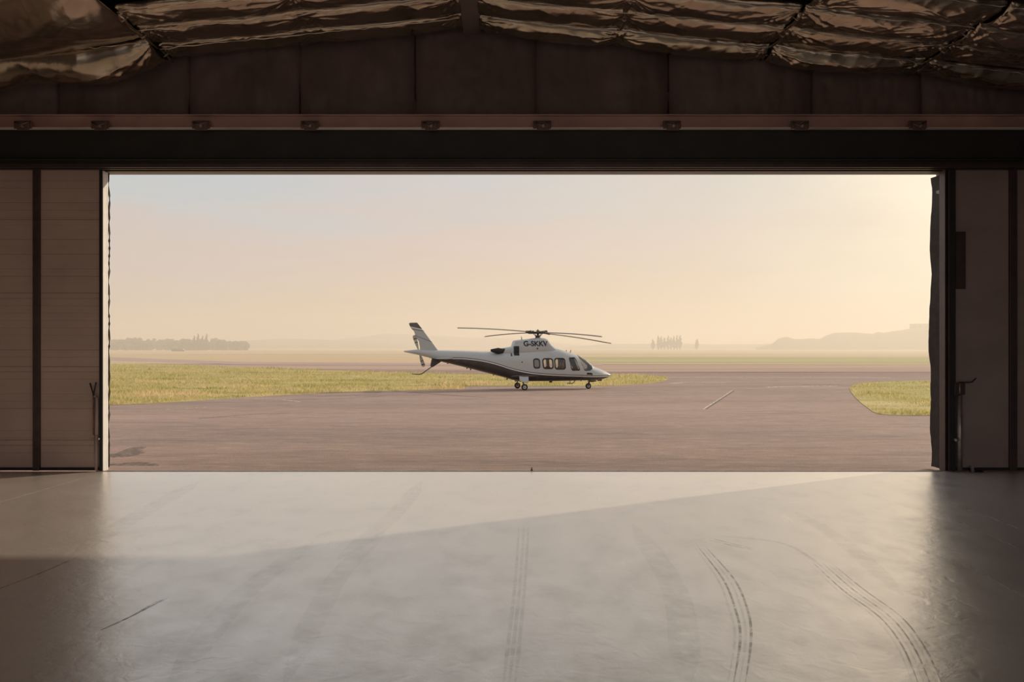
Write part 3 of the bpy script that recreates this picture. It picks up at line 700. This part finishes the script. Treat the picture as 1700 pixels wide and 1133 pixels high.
def pchip(xs, ys, x):
    xs, ys = np.array(xs, float), np.array(ys, float); h = np.diff(xs); d = np.diff(ys)/h; m = np.zeros_like(xs)
    for i in range(1, len(xs)-1):
        if d[i-1]*d[i] > 0: m[i] = 2*d[i-1]*d[i]/(d[i-1]+d[i])
    m[0], m[-1] = d[0], d[-1]
    x = np.clip(x, xs[0], xs[-1]); i = np.clip(np.searchsorted(xs, x)-1, 0, len(xs)-2); t = (x-xs[i])/h[i]
    return (2*t**3-3*t**2+1)*ys[i]+(t**3-2*t**2+t)*h[i]*m[i]+(-2*t**3+3*t**2)*ys[i+1]+(t**3-t**2)*h[i]*m[i+1]
class Hull:
    def __init__(s, top, bot, wid, nexp, zmf):
        tp = [L(*p) for p in top]; bp = [L(*p) for p in bot]
        s.t = sorted(tp); s.b = sorted(bp)
        s.wx = [L(p[0], 400)[0] for p in wid]; s.wy = [p[1] for p in wid]
        s.nx = [L(p[0], 400)[0] for p in nexp]; s.ny = [p[1] for p in nexp]; s.zx = [L(p[0], 400)[0] for p in zmf]; s.zy = [p[1] for p in zmf]
        s.x0 = max(s.t[0][0], s.b[0][0]); s.x1 = min(s.t[-1][0], s.b[-1][0])
    def q(s, x):
        x = np.asarray(x, float)
        t = pchip([p[0] for p in s.t], [p[1] for p in s.t], x); b = pchip([p[0] for p in s.b], [p[1] for p in s.b], x)
        w = pchip(s.wx, s.wy, x); n = pchip(s.nx, s.ny, x); zm = b+(t-b)*pchip(s.zx, s.zy, x)
        return t, b, w, n, zm
    def y(s, x, z):                      # half width of the skin at (x, z)
        t, b, w, n, zm = s.q(x); h = np.where(z > zm, t-zm, zm-b)
        return w*np.clip(1-np.abs((z-zm)/np.maximum(h, 1e-4))**n, 0, 1)**(1/n)
    def mesh(s, nx=460, na=112, skip=None):
        x = np.linspace(s.x0, s.x1, nx); t, b, w, n, zm = s.q(x)
        a = np.linspace(0, 2*np.pi, na, endpoint=False)
        ca, sa = np.cos(a)[None], np.sin(a)[None]; e = (2/n)[:, None]
        Yv = w[:, None]*np.sign(ca)*np.abs(ca)**e; h = np.where(sa > 0, (t-zm)[:, None], (zm-b)[:, None])
        Zv = zm[:, None]+h*np.sign(sa)*np.abs(sa)**e; Xv = np.repeat(x[:, None], na, 1)
        V = np.stack([Xv, Yv, Zv], -1).reshape(-1, 3)
        i, j = np.meshgrid(np.arange(nx-1), np.arange(na), indexing='ij'); j2 = (j+1) % na
        F = np.stack([i*na+j, i*na+j2, (i+1)*na+j2, (i+1)*na+j], -1).reshape(-1, 4)
        if skip is not None:
            c = V[F].mean(1); F = F[~skip(c)]
        caps = np.stack([np.arange(na), (nx-1)*na+np.arange(na)[::-1]])
        return V, F, caps

body = Hull(
    top=[(48, 326), (160, 316), (300, 321), (400, 323), (550, 327), (690, 331), (800, 326), (870, 318), (980, 312), (1100, 308), (1180, 311), (1240, 326), (1290, 342), (1320, 352), (1350, 366), (1400, 398), (1445, 438), (1500, 461), (1545, 480), (1570, 494), (1583, 505)],
    bot=[(48, 334), (160, 358), (250, 382), (330, 408), (400, 424), (550, 461), (700, 500), (800, 526), (870, 545), (980, 552), (1100, 551), (1300, 548), (1400, 545), (1480, 543), (1530, 533), (1570, 518), (1583, 509)],
    wid=[(48, .03), (160, .15), (300, .26), (400, .33), (550, .45), (700, .60), (800, .72), (870, .79), (980, .82), (1200, .82), (1300, .79), (1350, .74), (1400, .68), (1445, .62), (1500, .49), (1545, .30), (1570, .17), (1583, .06)],
    nexp=[(48, 2.0), (400, 2.2), (700, 2.5), (870, 3.0), (1200, 3.2), (1350, 2.8), (1500, 2.4), (1583, 2.1)],
    zmf=[(48, .5), (400, .5), (870, .42), (1200, .40), (1400, .38), (1583, .4)])
cowl = Hull(
    top=[(690, 340), (740, 322), (760, 309), (800, 301), (846, 292), (856, 268), (862, 250), (960, 239), (1040, 229), (1080, 231), (1104, 238), (1118, 250), (1140, 274), (1165, 298), (1185, 309), (1215, 322)],
    bot=[(690, 352), (860, 358), (1215, 345)],
    wid=[(690, .20), (760, .42), (860, .60), (960, .64), (1080, .62), (1140, .56), (1185, .46), (1215, .34)],
    nexp=[(690, 2.4), (860, 2.8), (1100, 2.8), (1215, 2.3)],
    zmf=[(690, .3), (1215, .3)])
YS = -.80
# window outlines in local (x, z), on the starboard skin
def rrect(cx0, cy0, cx1, cy1, r, sk=0.0, n=6):
    pts = []
    for (ax, ay, a0) in ((cx1-r, cy0+r, -90), (cx1-r, cy1-r, 0), (cx0+r, cy1-r, 90), (cx0+r, cy0+r, 180)):
        for i in range(n+1):
            a = math.radians(a0+90*i/n); px, py = ax+r*math.cos(a), ay+r*math.sin(a)
            pts.append((px+sk*(py-cy0), py))
    return [L(px, py, YS) for px, py in pts]
def rpoly(pts, r=.18, n=5, y=YS):
    out = []; m = len(pts)
    for i in range(m):
        p0, p1, p2 = (np.array(pts[(i+q) % m], float) for q in (-1, 0, 1))
        a, b = p1+(p0-p1)*r, p1+(p2-p1)*r
        out += [tuple((1-t)**2*a+2*t*(1-t)*p1+t*t*b) for t in np.linspace(0, 1, n)]
    return [L(px, py, y) for px, py in out]
WIN = [rrect(1009, 386, 1054, 454, 17, .06), rrect(1077, 384, 1151, 458, 18, .08), rrect(1166, 382, 1242, 462, 18, .06), rpoly([(1275, 379), (1322, 377), (1357, 469), (1295, 470)])]
SHIELD = rpoly([(1337, 352), (1400, 393), (1446, 438), (1447, 458), (1424, 472), (1385, 472), (1362, 420)], .12, y=-.55)
def in_win(c):
    k = np.zeros(len(c), bool); side = np.abs(c[:, 1]) > .45
    for o_ in WIN: k |= inside(o_, c[:, 0], c[:, 2]) & side
    k |= inside(SHIELD, c[:, 0], c[:, 2]) & (np.abs(c[:, 1]) > .035)
    return k

def paint_material():
    m = bpy.data.materials.new('helicopter paint'); m.use_nodes = True; t = NT(m.node_tree); b = t.n['Principled BSDF']
    oc = t.node('ShaderNodeTexCoord').outputs['Object']
    x, y, z = t.node('ShaderNodeSeparateXYZ', {0: oc}).outputs
    line = [(48, 345), (160, 357), (250, 376), (330, 384), (400, 384), (480, 385), (560, 392), (650, 406), (700, 418), (750, 432), (850, 464), (950, 486), (1050, 499), (1200, 509), (1350, 514), (1440, 518), (1583, 516)]
    pts = [L(a, b_, -.5) for a, b_ in line]; x0, x1 = -7.2, 5.4
    fc = t.node('ShaderNodeFloatCurve'); cv = fc.mapping.curves[0].points
    t.set(fc.inputs['Value'], t.math('DIVIDE', t.math('SUBTRACT', x, x0), x1-x0))
    while len(cv) < len(pts)+2: cv.new(.5, .5)
    allp = [(x0, pts[0][1])]+pts+[(x1, pts[-1][1])]
    for p, (px, pz) in zip(cv, allp): p.location = ((px-x0)/(x1-x0), pz/3); p.handle_type = 'AUTO'
    fc.mapping.update()
    d = t.math('SUBTRACT', z, t.math('MULTIPLY', fc.outputs[0], 3.0))
    white, dark = (.46, .465, .455, 1), (.045, .036, .034, 1)
    fwd = t.math('GREATER_THAN', x, L(405, 385)[0])
    band = t.math('MULTIPLY', t.math('MULTIPLY', t.math('GREATER_THAN', d, -.023), t.math('LESS_THAN', d, .03)), fwd)
    thin = t.math('MULTIPLY', t.math('MULTIPLY', t.math('GREATER_THAN', d, .028), t.math('LESS_THAN', d, .072)), fwd)
    low = t.math('LESS_THAN', d, -.022)
    col = t.mix(thin, t.mix(band, white, (.80, .79, .76, 1)), (.06, .05, .047, 1)); col = t.mix(low, col, dark)
    ns = t.noise(oc, 2.2, 3, .5)
    col = t.mix(t.math('MULTIPLY', t.smooth(ns, .45, .8), .10), col, (.3, .3, .3, 1))
    bf = t.node('ShaderNodeNewGeometry').outputs['Backfacing']
    col = t.mix(bf, col, (.06, .055, .05, 1))
    t.set(b.inputs['Base Color'], col); b.inputs['Roughness'].default_value = .32; b.inputs['Coat Weight'].default_value = .35
    b.inputs['Coat Roughness'].default_value = .12
    return m
M['paint'] = paint_material()
M['hwhite'] = mat('pale aircraft paint', (.43, .435, .425), .32, coat=.3, noise=(2.2, .05))
M['hdark'] = mat('dark grey aircraft paint', (.06, .05, .048), .38, coat=.2, noise=(2.2, .1))
M['hblack'] = mat('matt black', (.012, .011, .010), .6, noise=(8, .2))
M['gasket'] = mat('black window gasket', (.02, .018, .017), .5, noise=(8, .1))
M['metal'] = mat('dark rotor metal', (.11, .095, .085), .4, .6, noise=(9, .3))
M['bladem'] = mat('grey rotor blade', (.24, .20, .18), .45, noise=(3, .12))
M['tyre'] = mat('tyre rubber', (.02, .018, .017), .75, bump=(40, .1)); M['rim'] = mat('light wheel rim', (.55, .53, .50), .4, .3, noise=(8, .1))
M['seatm'] = mat('cream seat leather', (.42, .37, .31), .6, noise=(6, .1)); M['cabin'] = mat('dark cabin trim', (.04, .035, .033), .7, noise=(6, .1))
def glass_material(name, tint, refl=.10):
    m = bpy.data.materials.new(name); m.use_nodes = True; t = NT(m.node_tree); t.n.clear()
    tr_ = t.node('ShaderNodeBsdfTransparent', {'Color': tint}); gl = t.node('ShaderNodeBsdfGlossy', {'Color': (1, 1, 1, 1), 'Roughness': .03})
    oc = t.node('ShaderNodeTexCoord').outputs['Object']; n = t.noise(oc, 3, 2, .5)
    lw = t.node('ShaderNodeLayerWeight', {'Blend': .25}).outputs['Fresnel']
    f = t.math('ADD', t.math('MULTIPLY', lw, .8), t.math('MULTIPLY', n, refl), clamp=True)
    mx = t.node('ShaderNodeMixShader', {0: f, 1: tr_.outputs[0], 2: gl.outputs[0]})
    t.l.new(mx.outputs[0], t.node('ShaderNodeOutputMaterial').inputs[0]); return m
M['glass'] = glass_material('tinted cabin glass', (.80, .78, .74, 1)); M['shield'] = glass_material('windscreen glass', (.62, .62, .62, 1), .16)
M['smoke'] = mat('smoked grey window', (.20, .195, .19), .12, noise=(3, .1), coat=.5)

V, F, caps = body.mesh(skip=in_win)
me = bpy.data.meshes.new('fuselage'); me.from_pydata(V.tolist(), [], F.tolist()+[list(map(int, c_)) for c_ in caps])
me.polygons.foreach_set('use_smooth', [True]*len(me.polygons)); me.materials.append(M['paint'])
fus = bpy.data.objects.new('fuselage', me); COL.objects.link(fus); fus.parent = heli
V, F, caps = cowl.mesh(200, 80)
me = bpy.data.meshes.new('engine_cowling'); me.from_pydata(V.tolist(), [], F.tolist()+[list(map(int, c_)) for c_ in caps])
me.polygons.foreach_set('use_smooth', [True]*len(me.polygons)); me.materials.append(M['hwhite'])
cow = bpy.data.objects.new('engine_cowling', me); COL.objects.link(cow); cow.parent = heli

def skin_ring(hull, outl, side, grow, shrink, off, name, m, parent):
    """frame strip on the skin around an outline"""
    P = np.array(outl); c_ = P.mean(0); d = P-c_; r = np.linalg.norm(d, axis=1, keepdims=True)
    rings = []
    for g, o_ in ((grow, .002), (grow*.6, off), (-shrink*.6, off), (-shrink, .0)):
        Q = c_+d*(1+g/r); rings.append(np.stack([Q[:, 0], side*(hull.y(Q[:, 0], Q[:, 1])+o_), Q[:, 1]], 1))
    n = len(P); V = np.concatenate(rings)
    F = [(k*n+i, k*n+(i+1) % n, (k+1)*n+(i+1) % n, (k+1)*n+i) for k in range(3) for i in range(n)]
    mb = MB().add(V, F, True); return mb.build(name, m, parent)
def skin_pane(hull, outl, side, off, name, m, parent, ymin=None):
    P = np.array(outl); c_ = P.mean(0); n = len(P); V = []; K = 9
    for k in range(K+1):
        Q = c_+(P-c_)*(k/K); V.append(np.stack([Q[:, 0], side*(hull.y(Q[:, 0], Q[:, 1])+off), Q[:, 1]], 1))
    F = [(k*n+i, k*n+(i+1) % n, (k+1)*n+(i+1) % n, (k+1)*n+i) for k in range(K) for i in range(n)]
    return MB().add(np.concatenate(V), F, True).build(name, m, parent)
for side in (-1, 1):
    for k_, o_ in enumerate(WIN):
        wname = 'cockpit_door_window' if k_ == 3 else 'cabin_window'
        wn = skin_ring(body, o_, side, .035, .045, .012, wname, M['gasket'], heli)
        skin_pane(body, o_, side, -.004, 'pane', M['smoke'] if k_ == 0 else M['glass'], wn)
    P = np.array(SHIELD); lowz = P.copy()
    wn = skin_ring(body, [(x_, z_) for x_, z_ in SHIELD], side, .012, .02, .006, 'windscreen', M['hwhite'] if False else M['gasket'], heli)
    # glass follows the skin up to the centre post
    V2 = []; F2 = []
    xs_ = np.linspace(P[:, 0].min(), P[:, 0].max(), 70); na = 30
    t_, b_, w_, n_, zm_ = body.q(xs_)
    for i, x_ in enumerate(xs_):
        for j in range(na):
            a = math.radians(4+86*j/(na-1))
            V2.append((x_, side*(w_[i]*math.cos(a)**(2/n_[i])-.004), zm_[i]+(t_[i]-zm_[i])*math.sin(a)**(2/n_[i])-.003))
    V2 = np.array(V2); F2 = grid_faces(70, na); c_ = V2[F2].mean(1)
    g = np_mesh('pane', V2, F2[inside(SHIELD, c_[:, 0], c_[:, 2]) & (np.abs(c_[:, 1]) > .02)], M['shield'], wn)
# inside the cabin: floor and seats
MB().box(L(880, 500)[0], L(1440, 500)[0], -.60, .60, L(900, 508)[1], L(900, 500)[1]).build('cabin_floor', M['cabin'], heli)
def seat(px, py, s=1):
    x_, z_ = L(px, 490); st_ = empty('seat', (x_, py, z_), parent=heli)
    MB().box(-.22*s, .22*s, -.22, .22, .0, .20).build('cushion', M['seatm'], st_, bevel=.05, seg=3)
    MB().prism([(-.22*s, .2), (-.12*s, .2), (-.20*s, .60), (-.30*s, .60)], lambda a, b: (a, -.21, b), lambda a, b: (a, .21, b)).build('backrest', M['seatm'], st_, bevel=.03)
for yy_ in (-.35, .35):
    seat(1050, yy_, 1); seat(1195, yy_, -1); seat(1275, yy_, 1)
MB().box(L(1375, 440)[0], L(1395, 440)[0], -.5, .5, .75, 1.12).build('instrument_panel', M['cabin'], heli, bevel=.03)
# registration on the cowling
cu = bpy.data.curves.new('lettering', 'FONT'); cu.body = 'G-SKKV'; cu.size = 1; cu.offset = .034
to = bpy.data.objects.new('lettering', cu); COL.objects.link(to)
bpy.context.view_layer.update()
tm = bpy.data.meshes.new_from_object(to.evaluated_get(bpy.context.evaluated_depsgraph_get()))
bpy.data.objects.remove(to); bm = bmesh.new(); bm.from_mesh(tm); bmesh.ops.triangulate(bm, faces=bm.faces)
bmesh.ops.subdivide_edges(bm, edges=[e for e in bm.edges if e.calc_length() > .08], cuts=3)
co = np.array([v.co[:] for v in bm.verts]); mn, mx_ = co.min(0), co.max(0)
yt = -.5
(xa, za), (xb, zb_) = L(934, 292, yt), L(1114, 252, yt)
for v in bm.verts:
    x_ = xa+(v.co.x-mn[0])/(mx_[0]-mn[0])*(xb-xa); z_ = za+(v.co.y-mn[1])/(mx_[1]-mn[1])*(zb_-za)
    v.co = (x_, -(float(cowl.y(x_, z_))+.008), z_)
bm.to_mesh(tm); bm.free(); tm.materials.clear(); tm.materials.append(M['hblack'])
lt = bpy.data.objects.new('registration_lettering', tm); COL.objects.link(lt); lt.parent = cow; lt['label'] = 'black registration letters'
# grille, small vent, ports on the starboard side
def skin_patch(hull, pts, off, name, m, parent, y=YS):
    return skin_pane(hull, [L(a, b, y) for a, b in pts], -1, off, name, m, parent)
gv = []; (xa_, za_), (xb_, zb3) = L(864, 360, -.62), L(903, 291, -.62)
for i in range(7):
    for j in range(17):
        x_, z_ = xa_+(xb_-xa_)*i/6, za_+(zb3-za_)*j/16
        gv.append((x_, -max(float(body.y(x_, z_)), float(cowl.y(x_, z_)))-.015, z_))
ga = MB().add(gv, [(i*17+j, (i+1)*17+j, (i+1)*17+j+1, i*17+j+1) for i in range(6) for j in range(16)]).build('air_intake', M['hblack'], cow)
ga.modifiers.new('thick', 'SOLIDIFY').thickness = .03
skin_patch(body, [(843, 334), (853, 331), (854, 364), (842, 366)], .02, 'vent_slot', M['hdark'], heli, -.7)
skin_patch(body, [(921, 406), (929, 406), (930, 414), (921, 414)], .01, 'filler_cap', M['hblack'], heli)
skin_patch(cowl, [(1030, 303), (1042, 303), (1042, 315), (1033, 315)], .01, 'latch', M['metal'], cow, -.55)
skin_patch(body, [(1401, 488), (1438, 489), (1445, 498), (1444, 507), (1432, 503), (1402, 503)], .008, 'nose_vent', M['hblack'], heli, -.55)
# exhausts
for side in (-1, 1):
    yc = .36*side; e0 = L(802, 312, yc); e1 = L(745, 328, yc); e2 = L(694, 324, yc)
    ex = MB().tube([(e0[0], yc*.9, e0[1]-.02), ((e0[0]+e1[0])/2, yc*1.1, e1[1]+.0), (e1[0], yc*1.3, e1[1]+.01), (e2[0], yc*1.45, e2[1]+.0)], [.05, .15, .18, .075], 22, cap=False)
    ex = ex.build('exhaust', M['hblack'], heli)
    so = ex.modifiers.new('thick', 'SOLIDIFY'); so.thickness = .02
# fins
def plate(out, y, th, name, m, parent, f=T, bevel=.02):
    pts = [f(a, b, y) for a, b in out]
    return MB().prism(pts, lambda a, b: (a, y-th/2, b), lambda a, b: (a, y+th/2, b)).build(name, m, parent, bevel=bevel)
def fin_material():
    m = bpy.data.materials.new('tail fin paint'); m.use_nodes = True; t = NT(m.node_tree); b = t.n['Principled BSDF']
    oc = t.node('ShaderNodeTexCoord').outputs['Object']; x, y, z = t.node('ShaderNodeSeparateXYZ', {0: oc}).outputs
    col = (.43, .435, .425, 1)
    def line(p, q, wd, c0, above=False):
        nonlocal col
        (xa, za), (xb, zb) = T(*p), T(*q); sl_ = (zb-za)/(xb-xa)
        d = t.math('SUBTRACT', z, t.math('ADD', t.math('MULTIPLY', t.math('SUBTRACT', x, xa), sl_), za))
        f = t.math('GREATER_THAN', d, 0.0) if above else t.math('LESS_THAN', t.math('ABSOLUTE', d), wd)
        col = t.mix(f, col, c0)
    line((130, 203), (310, 236), .018, (.09, .08, .075, 1)); line((165, 300), (430, 402), .016, (.12, .11, .10, 1))
    line((110, 166), (290, 204), 0, (.10, .085, .08, 1), True); line((110, 172), (290, 212), .016, (.8, .8, .78, 1))
    ns = t.noise(oc, 2.2, 3, .5); col = t.mix(t.math('MULTIPLY', t.smooth(ns, .45, .8), .10), col, (.3, .3, .3, 1))
    t.set(b.inputs['Base Color'], col); b.inputs['Roughness'].default_value = .33; b.inputs['Coat Weight'].default_value = .3
    return m
M['fin'] = fin_material()
plate([(83, 116), (100, 105), (212, 103), (235, 130), (290, 200), (420, 375), (545, 545), (520, 580), (250, 580), (258, 500), (240, 400), (215, 360), (185, 325), (178, 285), (165, 240), (132, 208), (104, 172)], 0, .13, 'tail_fin', M['fin'], heli, bevel=.035)
plate([(448, 640), (620, 640), (606, 705), (530, 755), (462, 800), (432, 800), (417, 780), (430, 720)], 0, .10, 'ventral_fin', M['hdark'], heli, bevel=.02)
tg = [T(*p) for p in smooth_poly([(445, 795), (400, 825), (340, 868), (275, 908), (200, 913), (125, 905)], 5)]
MB().tube([(x_, 0, z_) for x_, z_ in tg], [.028]*(len(tg)-6)+[.026, .024, .022, .02, .016, .012], 8).build('tail_skid', M['metal'], heli)
for side in (-1, 1):
    yr, yt_ = .26*side, 1.15*side; z_ = L(400, 383, yr)[1]
    x0_, x1_ = L(262, 380, -.6)[0], L(405, 380, -.6)[0]
    st_ = MB(); prof = [(0, 0), (.15, .045), (.4, .05), (.75, .025), (1, 0), (.7, -.02), (.3, -.03)]
    vs = []
    for (yy_, xa_, xb_) in ((yr*.6, x1_, x0_), (yt_, x1_-.10, x0_+.12)):
        vs += [(xa_+(xb_-xa_)*a, yy_, z_+b*1.1) for a, b in prof]
    n = len(prof); st_.add(vs, [tuple(range(n)), tuple(range(2*n-1, n-1, -1))]+[(i, i+n, (i+1) % n+n, (i+1) % n) for i in range(n)])
    st_.build('tailplane', M['hwhite'], heli, bevel=.008)
# tail rotor on the port side
tr_x, tr_z = T(243, 560, .34)
trr = empty('tail_rotor', (tr_x, .34, tr_z), parent=heli)
MB().cyl((0, -.30, 0), (0, .06, 0), .06).cyl((0, .0, 0), (0, .09, 0), .09).build('hub', M['metal'], trr)
def tblade_material():
    m = bpy.data.materials.new('banded tail rotor blade'); m.use_nodes = True; t = NT(m.node_tree); b = t.n['Principled BSDF']
    oc = t.node('ShaderNodeTexCoord').outputs['Object']; r_ = t.node('ShaderNodeVectorMath', {0: oc}, operation='LENGTH').outputs['Value']
    col = t.ramp(r_, [(0, (.45, .42, .38)), (.53, (.04, .035, .03)), (.57, (.5, .47, .42)), (.73, (.035, .03, .03)), (.78, (.42, .36, .32)), (.97, (.06, .05, .05))], 'CONSTANT')
    t.set(b.inputs['Base Color'], col); b.inputs['Roughness'].default_value = .4; return m
M['tblade'] = tblade_material()
for (tipa, tipb) in (((165, 300), (212, 345)), ((318, 795), (270, 805))):
    ta = T(*tipa, .34); d = Vector((ta[0]-tr_x, 0, ta[1]-tr_z)); ln = d.length; d.normalize(); p = Vector((d.z, 0, -d.x))
    prof = [(.06, .03), (.25, .05), (.45, .085), (.75, .105), (.93, .10), (.985, .06), (1.0, .02)]
    up = [d*ln*a+p*b for a, b in prof]; dn = [d*ln*a-p*b for a, b in prof][::-1]; out = up+dn; n = len(out)
    vs = [q+Vector((0, .035, 0)) for q in out]+[q+Vector((0, .075, 0)) for q in out]
    MB().add(vs, [tuple(range(n)), tuple(range(2*n-1, n-1, -1))]+[(i, i+n, (i+1) % n+n, (i+1) % n) for i in range(n)]).build('blade', M['tblade'], trr, bevel=.012)
# main rotor
hx_, hz0 = LP(893, 553); 
rot = empty('main_rotor', (hx_, 0, hz0), parent=heli)
zc_ = cowl.q(hx_)[0]-hz0
MB().cyl((0, 0, float(zc_)-.05), (0, 0, .06), .075, .06).cyl((0, 0, float(zc_)-.03), (0, 0, float(zc_)+.08), .20, .10).build('mast', M['metal'], rot)
hb = MB().lathe([(0, .14), (.09, .14), (.10, .09), (.24, .06), (.25, -.02), (.10, -.06), (0, -.06)], (0, 0, 0), 'z', 20)
hb.cyl((0, 0, .12), (0, 0, .20), .05, .03)
hb.build('hub', M['metal'], rot)
MB().cyl((0, 0, -.22), (0, 0, -.15), .16).build('swashplate', M['metal'], rot)
for az_w, zt, Lr in ((216, 3.40, 5.35), (126, 3.02, 5.45), (306, 2.92, 5.5), (36, 2.60, 5.5)):
    a = math.radians(az_w)-HA; d = Vector((math.cos(a), math.sin(a), 0)); p = Vector((-d.y, d.x, 0)); dz = zt+.03-hz0
    b_ = MB(); vs = []; N = 26
    prof = [(-.5, 0), (-.38, .055), (-.1, .07), (.25, .04), (.5, .0), (.25, -.025), (-.1, -.035), (-.38, -.03)]
    n = len(prof)
    droop = -.21
    for i in range(N):
        rr = .75+(Lr-.75)*i/(N-1); f = rr/Lr
        ch = .30 if rr < Lr*.93 else .30*(1-.45*(f-.93)/.07)
        if rr < 1.15: ch = .17+.13*(rr-.75)/.4
        zc = (dz-droop)*f+droop*f*f
        sweep = 0 if f < .93 else -.12*(f-.93)/.07*.6
        vs += [d*rr+p*(q[0]*ch+sweep)+Vector((0, 0, zc+q[1]*.55)) for q in prof]
    b_.add(vs, [(i*n+k, i*n+(k+1) % n, (i+1)*n+(k+1) % n, (i+1)*n+k) for i in range(N-1) for k in range(n)], True)
    b_.add([vs[i] for i in range(n)], [tuple(range(n))]); b_.add([vs[(N-1)*n+i] for i in range(n)], [tuple(range(n))])
    bl = b_.build('blade', M['bladem'], rot)
    z1 = (dz-droop)*(.8/Lr)
    MB().tube([d*.2+Vector((0, 0, .02)), d*.5+Vector((0, 0, .03)), d*.85+Vector((0, 0, z1))], [.09, .105, .075], 12, sq=.8).build('grip', M['metal'], bl)
    MB().tube([d*.22+p*.10+Vector((0, 0, .06)), d*.62+p*.13+Vector((0, 0, .07))], [.055, .06], 10).ball(d*.62+p*.13+Vector((0, 0, .07)), .075, 10, 6).build('damper', M['metal'], bl)
    MB().tube([d*.16+p*.05+Vector((0, 0, -.18)), d*.36+p*.12+Vector((0, 0, .0))], .018, 8).build('pitch_link', M['metal'], bl)
# undercarriage
def wheel(name, cx, cy, y, r, parent, wd=.16):
    x_, z_ = L(cx, cy, y); root = empty(name, (x_, y, r), parent=parent); h = wd/2
    MB().lathe([(r*.55, -h*.8), (r*.72, -h), (r*.93, -h*.82), (r, -h*.4), (r, h*.4), (r*.93, h*.82), (r*.72, h), (r*.55, h*.8), (r*.55, -h*.8)], (0, 0, 0), 'y').build('tyre', M['tyre'], root)
    MB().lathe([(0, -h*.75), (r*.22, -h*.8), (r*.25, -h*.5), (r*.5, -h*.55), (r*.56, -h*.85), (r*.56, h*.85), (r*.5, h*.55), (0, h*.6)], (0, 0, 0), 'y').build('rim', M['rim'], root)
    MB().cyl((0, -h*.9, 0), (0, h*.9, 0), r*.16, n=12).build('axle', M['metal'], root)
    return x_, r
for side in (-1, 1):
    y = 1.10*side
    gear = empty('main_undercarriage', (0, 0, 0), parent=heli)
    wx, wr = wheel('wheel', 943, 585, -1.10, .178, gear)
    gear.children[0].location.y = y
    a, zt_ = L(906, 522, -1); b, _ = L(977, 522, -1); zb2 = L(940, 563, -1)[1]
    MB().prism([(a, zt_+.08), (b, zt_+.08), (b-.02, zb2), (b-.12, zb2-.02), (a+.22, zb2+.02), (a+.04, zb2+.10)], lambda p, q: (p, (.66 if q > zt_ else .80)*side, q), lambda p, q: (p, (.84 if q > zt_ else .99)*side, q)).build('leg_fairing', M['hwhite'] if side < 0 else M['hwhite'], gear, bevel=.02)
    MB().tube([(wx-.06, .90*side, zb2+.08), (wx, .93*side, wr), (wx, 1.1*side, wr)], [.04, .035, .03], 10).build('strut', M['metal'], gear)
    # blister fairing the leg folds into
    p0, p1 = L(842, 512, -.8), L(1055, 512, -.8); V3 = []; nu_, nv_ = 40, 12
    MB().ball(((p0[0]+p1[0])/2, .70*side, p0[1]-.02), ((p1[0]-p0[0])/2, .17, .10), 26, 12).build('gear_blister', M['hdark'], heli)
ng = empty('nose_undercarriage', (0, 0, 0), parent=heli)
nxw, nr = wheel('wheel', 1417, 583, 0, .165, ng, .15)
MB().tube([(nxw+.06, 0, L(1417, 545)[1]+.1), (nxw+.03, 0, nr+.12), (nxw, .0, nr+.1)], [.05, .045, .04], 10).tube([(nxw, .11, nr), (nxw, .11, nr+.14), (nxw+.02, 0, nr+.16)], .02, 8).tube([(nxw, -.11, nr), (nxw, -.11, nr+.14), (nxw+.02, 0, nr+.16)], .02, 8).build('strut', M['metal'], ng)
q = [L(1418, 546), L(1470, 545), L(1472, 552), L(1440, 558), L(1416, 556)]
MB().prism(q, lambda a, b: (a, -.16, b), lambda a, b: (a, .16, b)).build('gear_door', M['hdark'], ng, bevel=.01)
q = [L(1484, 538), L(1514, 538), L(1513, 549), L(1486, 549)]
MB().prism(q, lambda a, b: (a, -.12, b), lambda a, b: (a, .12, b)).build('landing_light', M['metal'], heli, bevel=.015)
q = [L(1122, 545), L(1148, 545), L(1144, 560), L(1126, 562)]
MB().prism(q, lambda a, b: (a, -.15, b), lambda a, b: (a, -.02, b)).build('belly_antenna', M['hdark'], heli, bevel=.01)
pts = [L(1318, 545, -.5), L(1308, 561, -.5), L(1296, 568, -.5), L(1258, 567, -.5)]
MB().tube([(a, -.5, b) for a, b in pts], .022, 8).tube([(L(1282, 545, -.5)[0], -.5, L(1282, 545, -.5)[1]), (L(1277, 567, -.5)[0], -.5, L(1277, 567, -.5)[1])], .018, 8).build('step', M['metal'], heli)
for (cx, cy, hgt) in ((545, 458, .09), (518, 452, .06), (815, 528, .10), (878, 544, .09), (375, 416, .06), (715, 503, .05), (1365, 543, .06)):
    x_, z_ = L(cx, cy); MB().prism([(x_-.05, z_+.06), (x_+.05, z_+.06), (x_+.0, z_-hgt), (x_-.05, z_-hgt)], lambda a, b: (a, -.02, b), lambda a, b: (a, .02, b)).build('blade_antenna', M['hdark'], heli)
for (c0, c1) in (((923, 244), (920, 221)), ((1256, 336), (1253, 319)), ((1282, 338), (1288, 318))):
    a, b = L(*c0), L(*c1)
    MB().tube([(a[0], 0, a[1]-.04), (b[0], 0, b[1])], [.028, .018], 8).build('roof_antenna', M['metal'], heli)
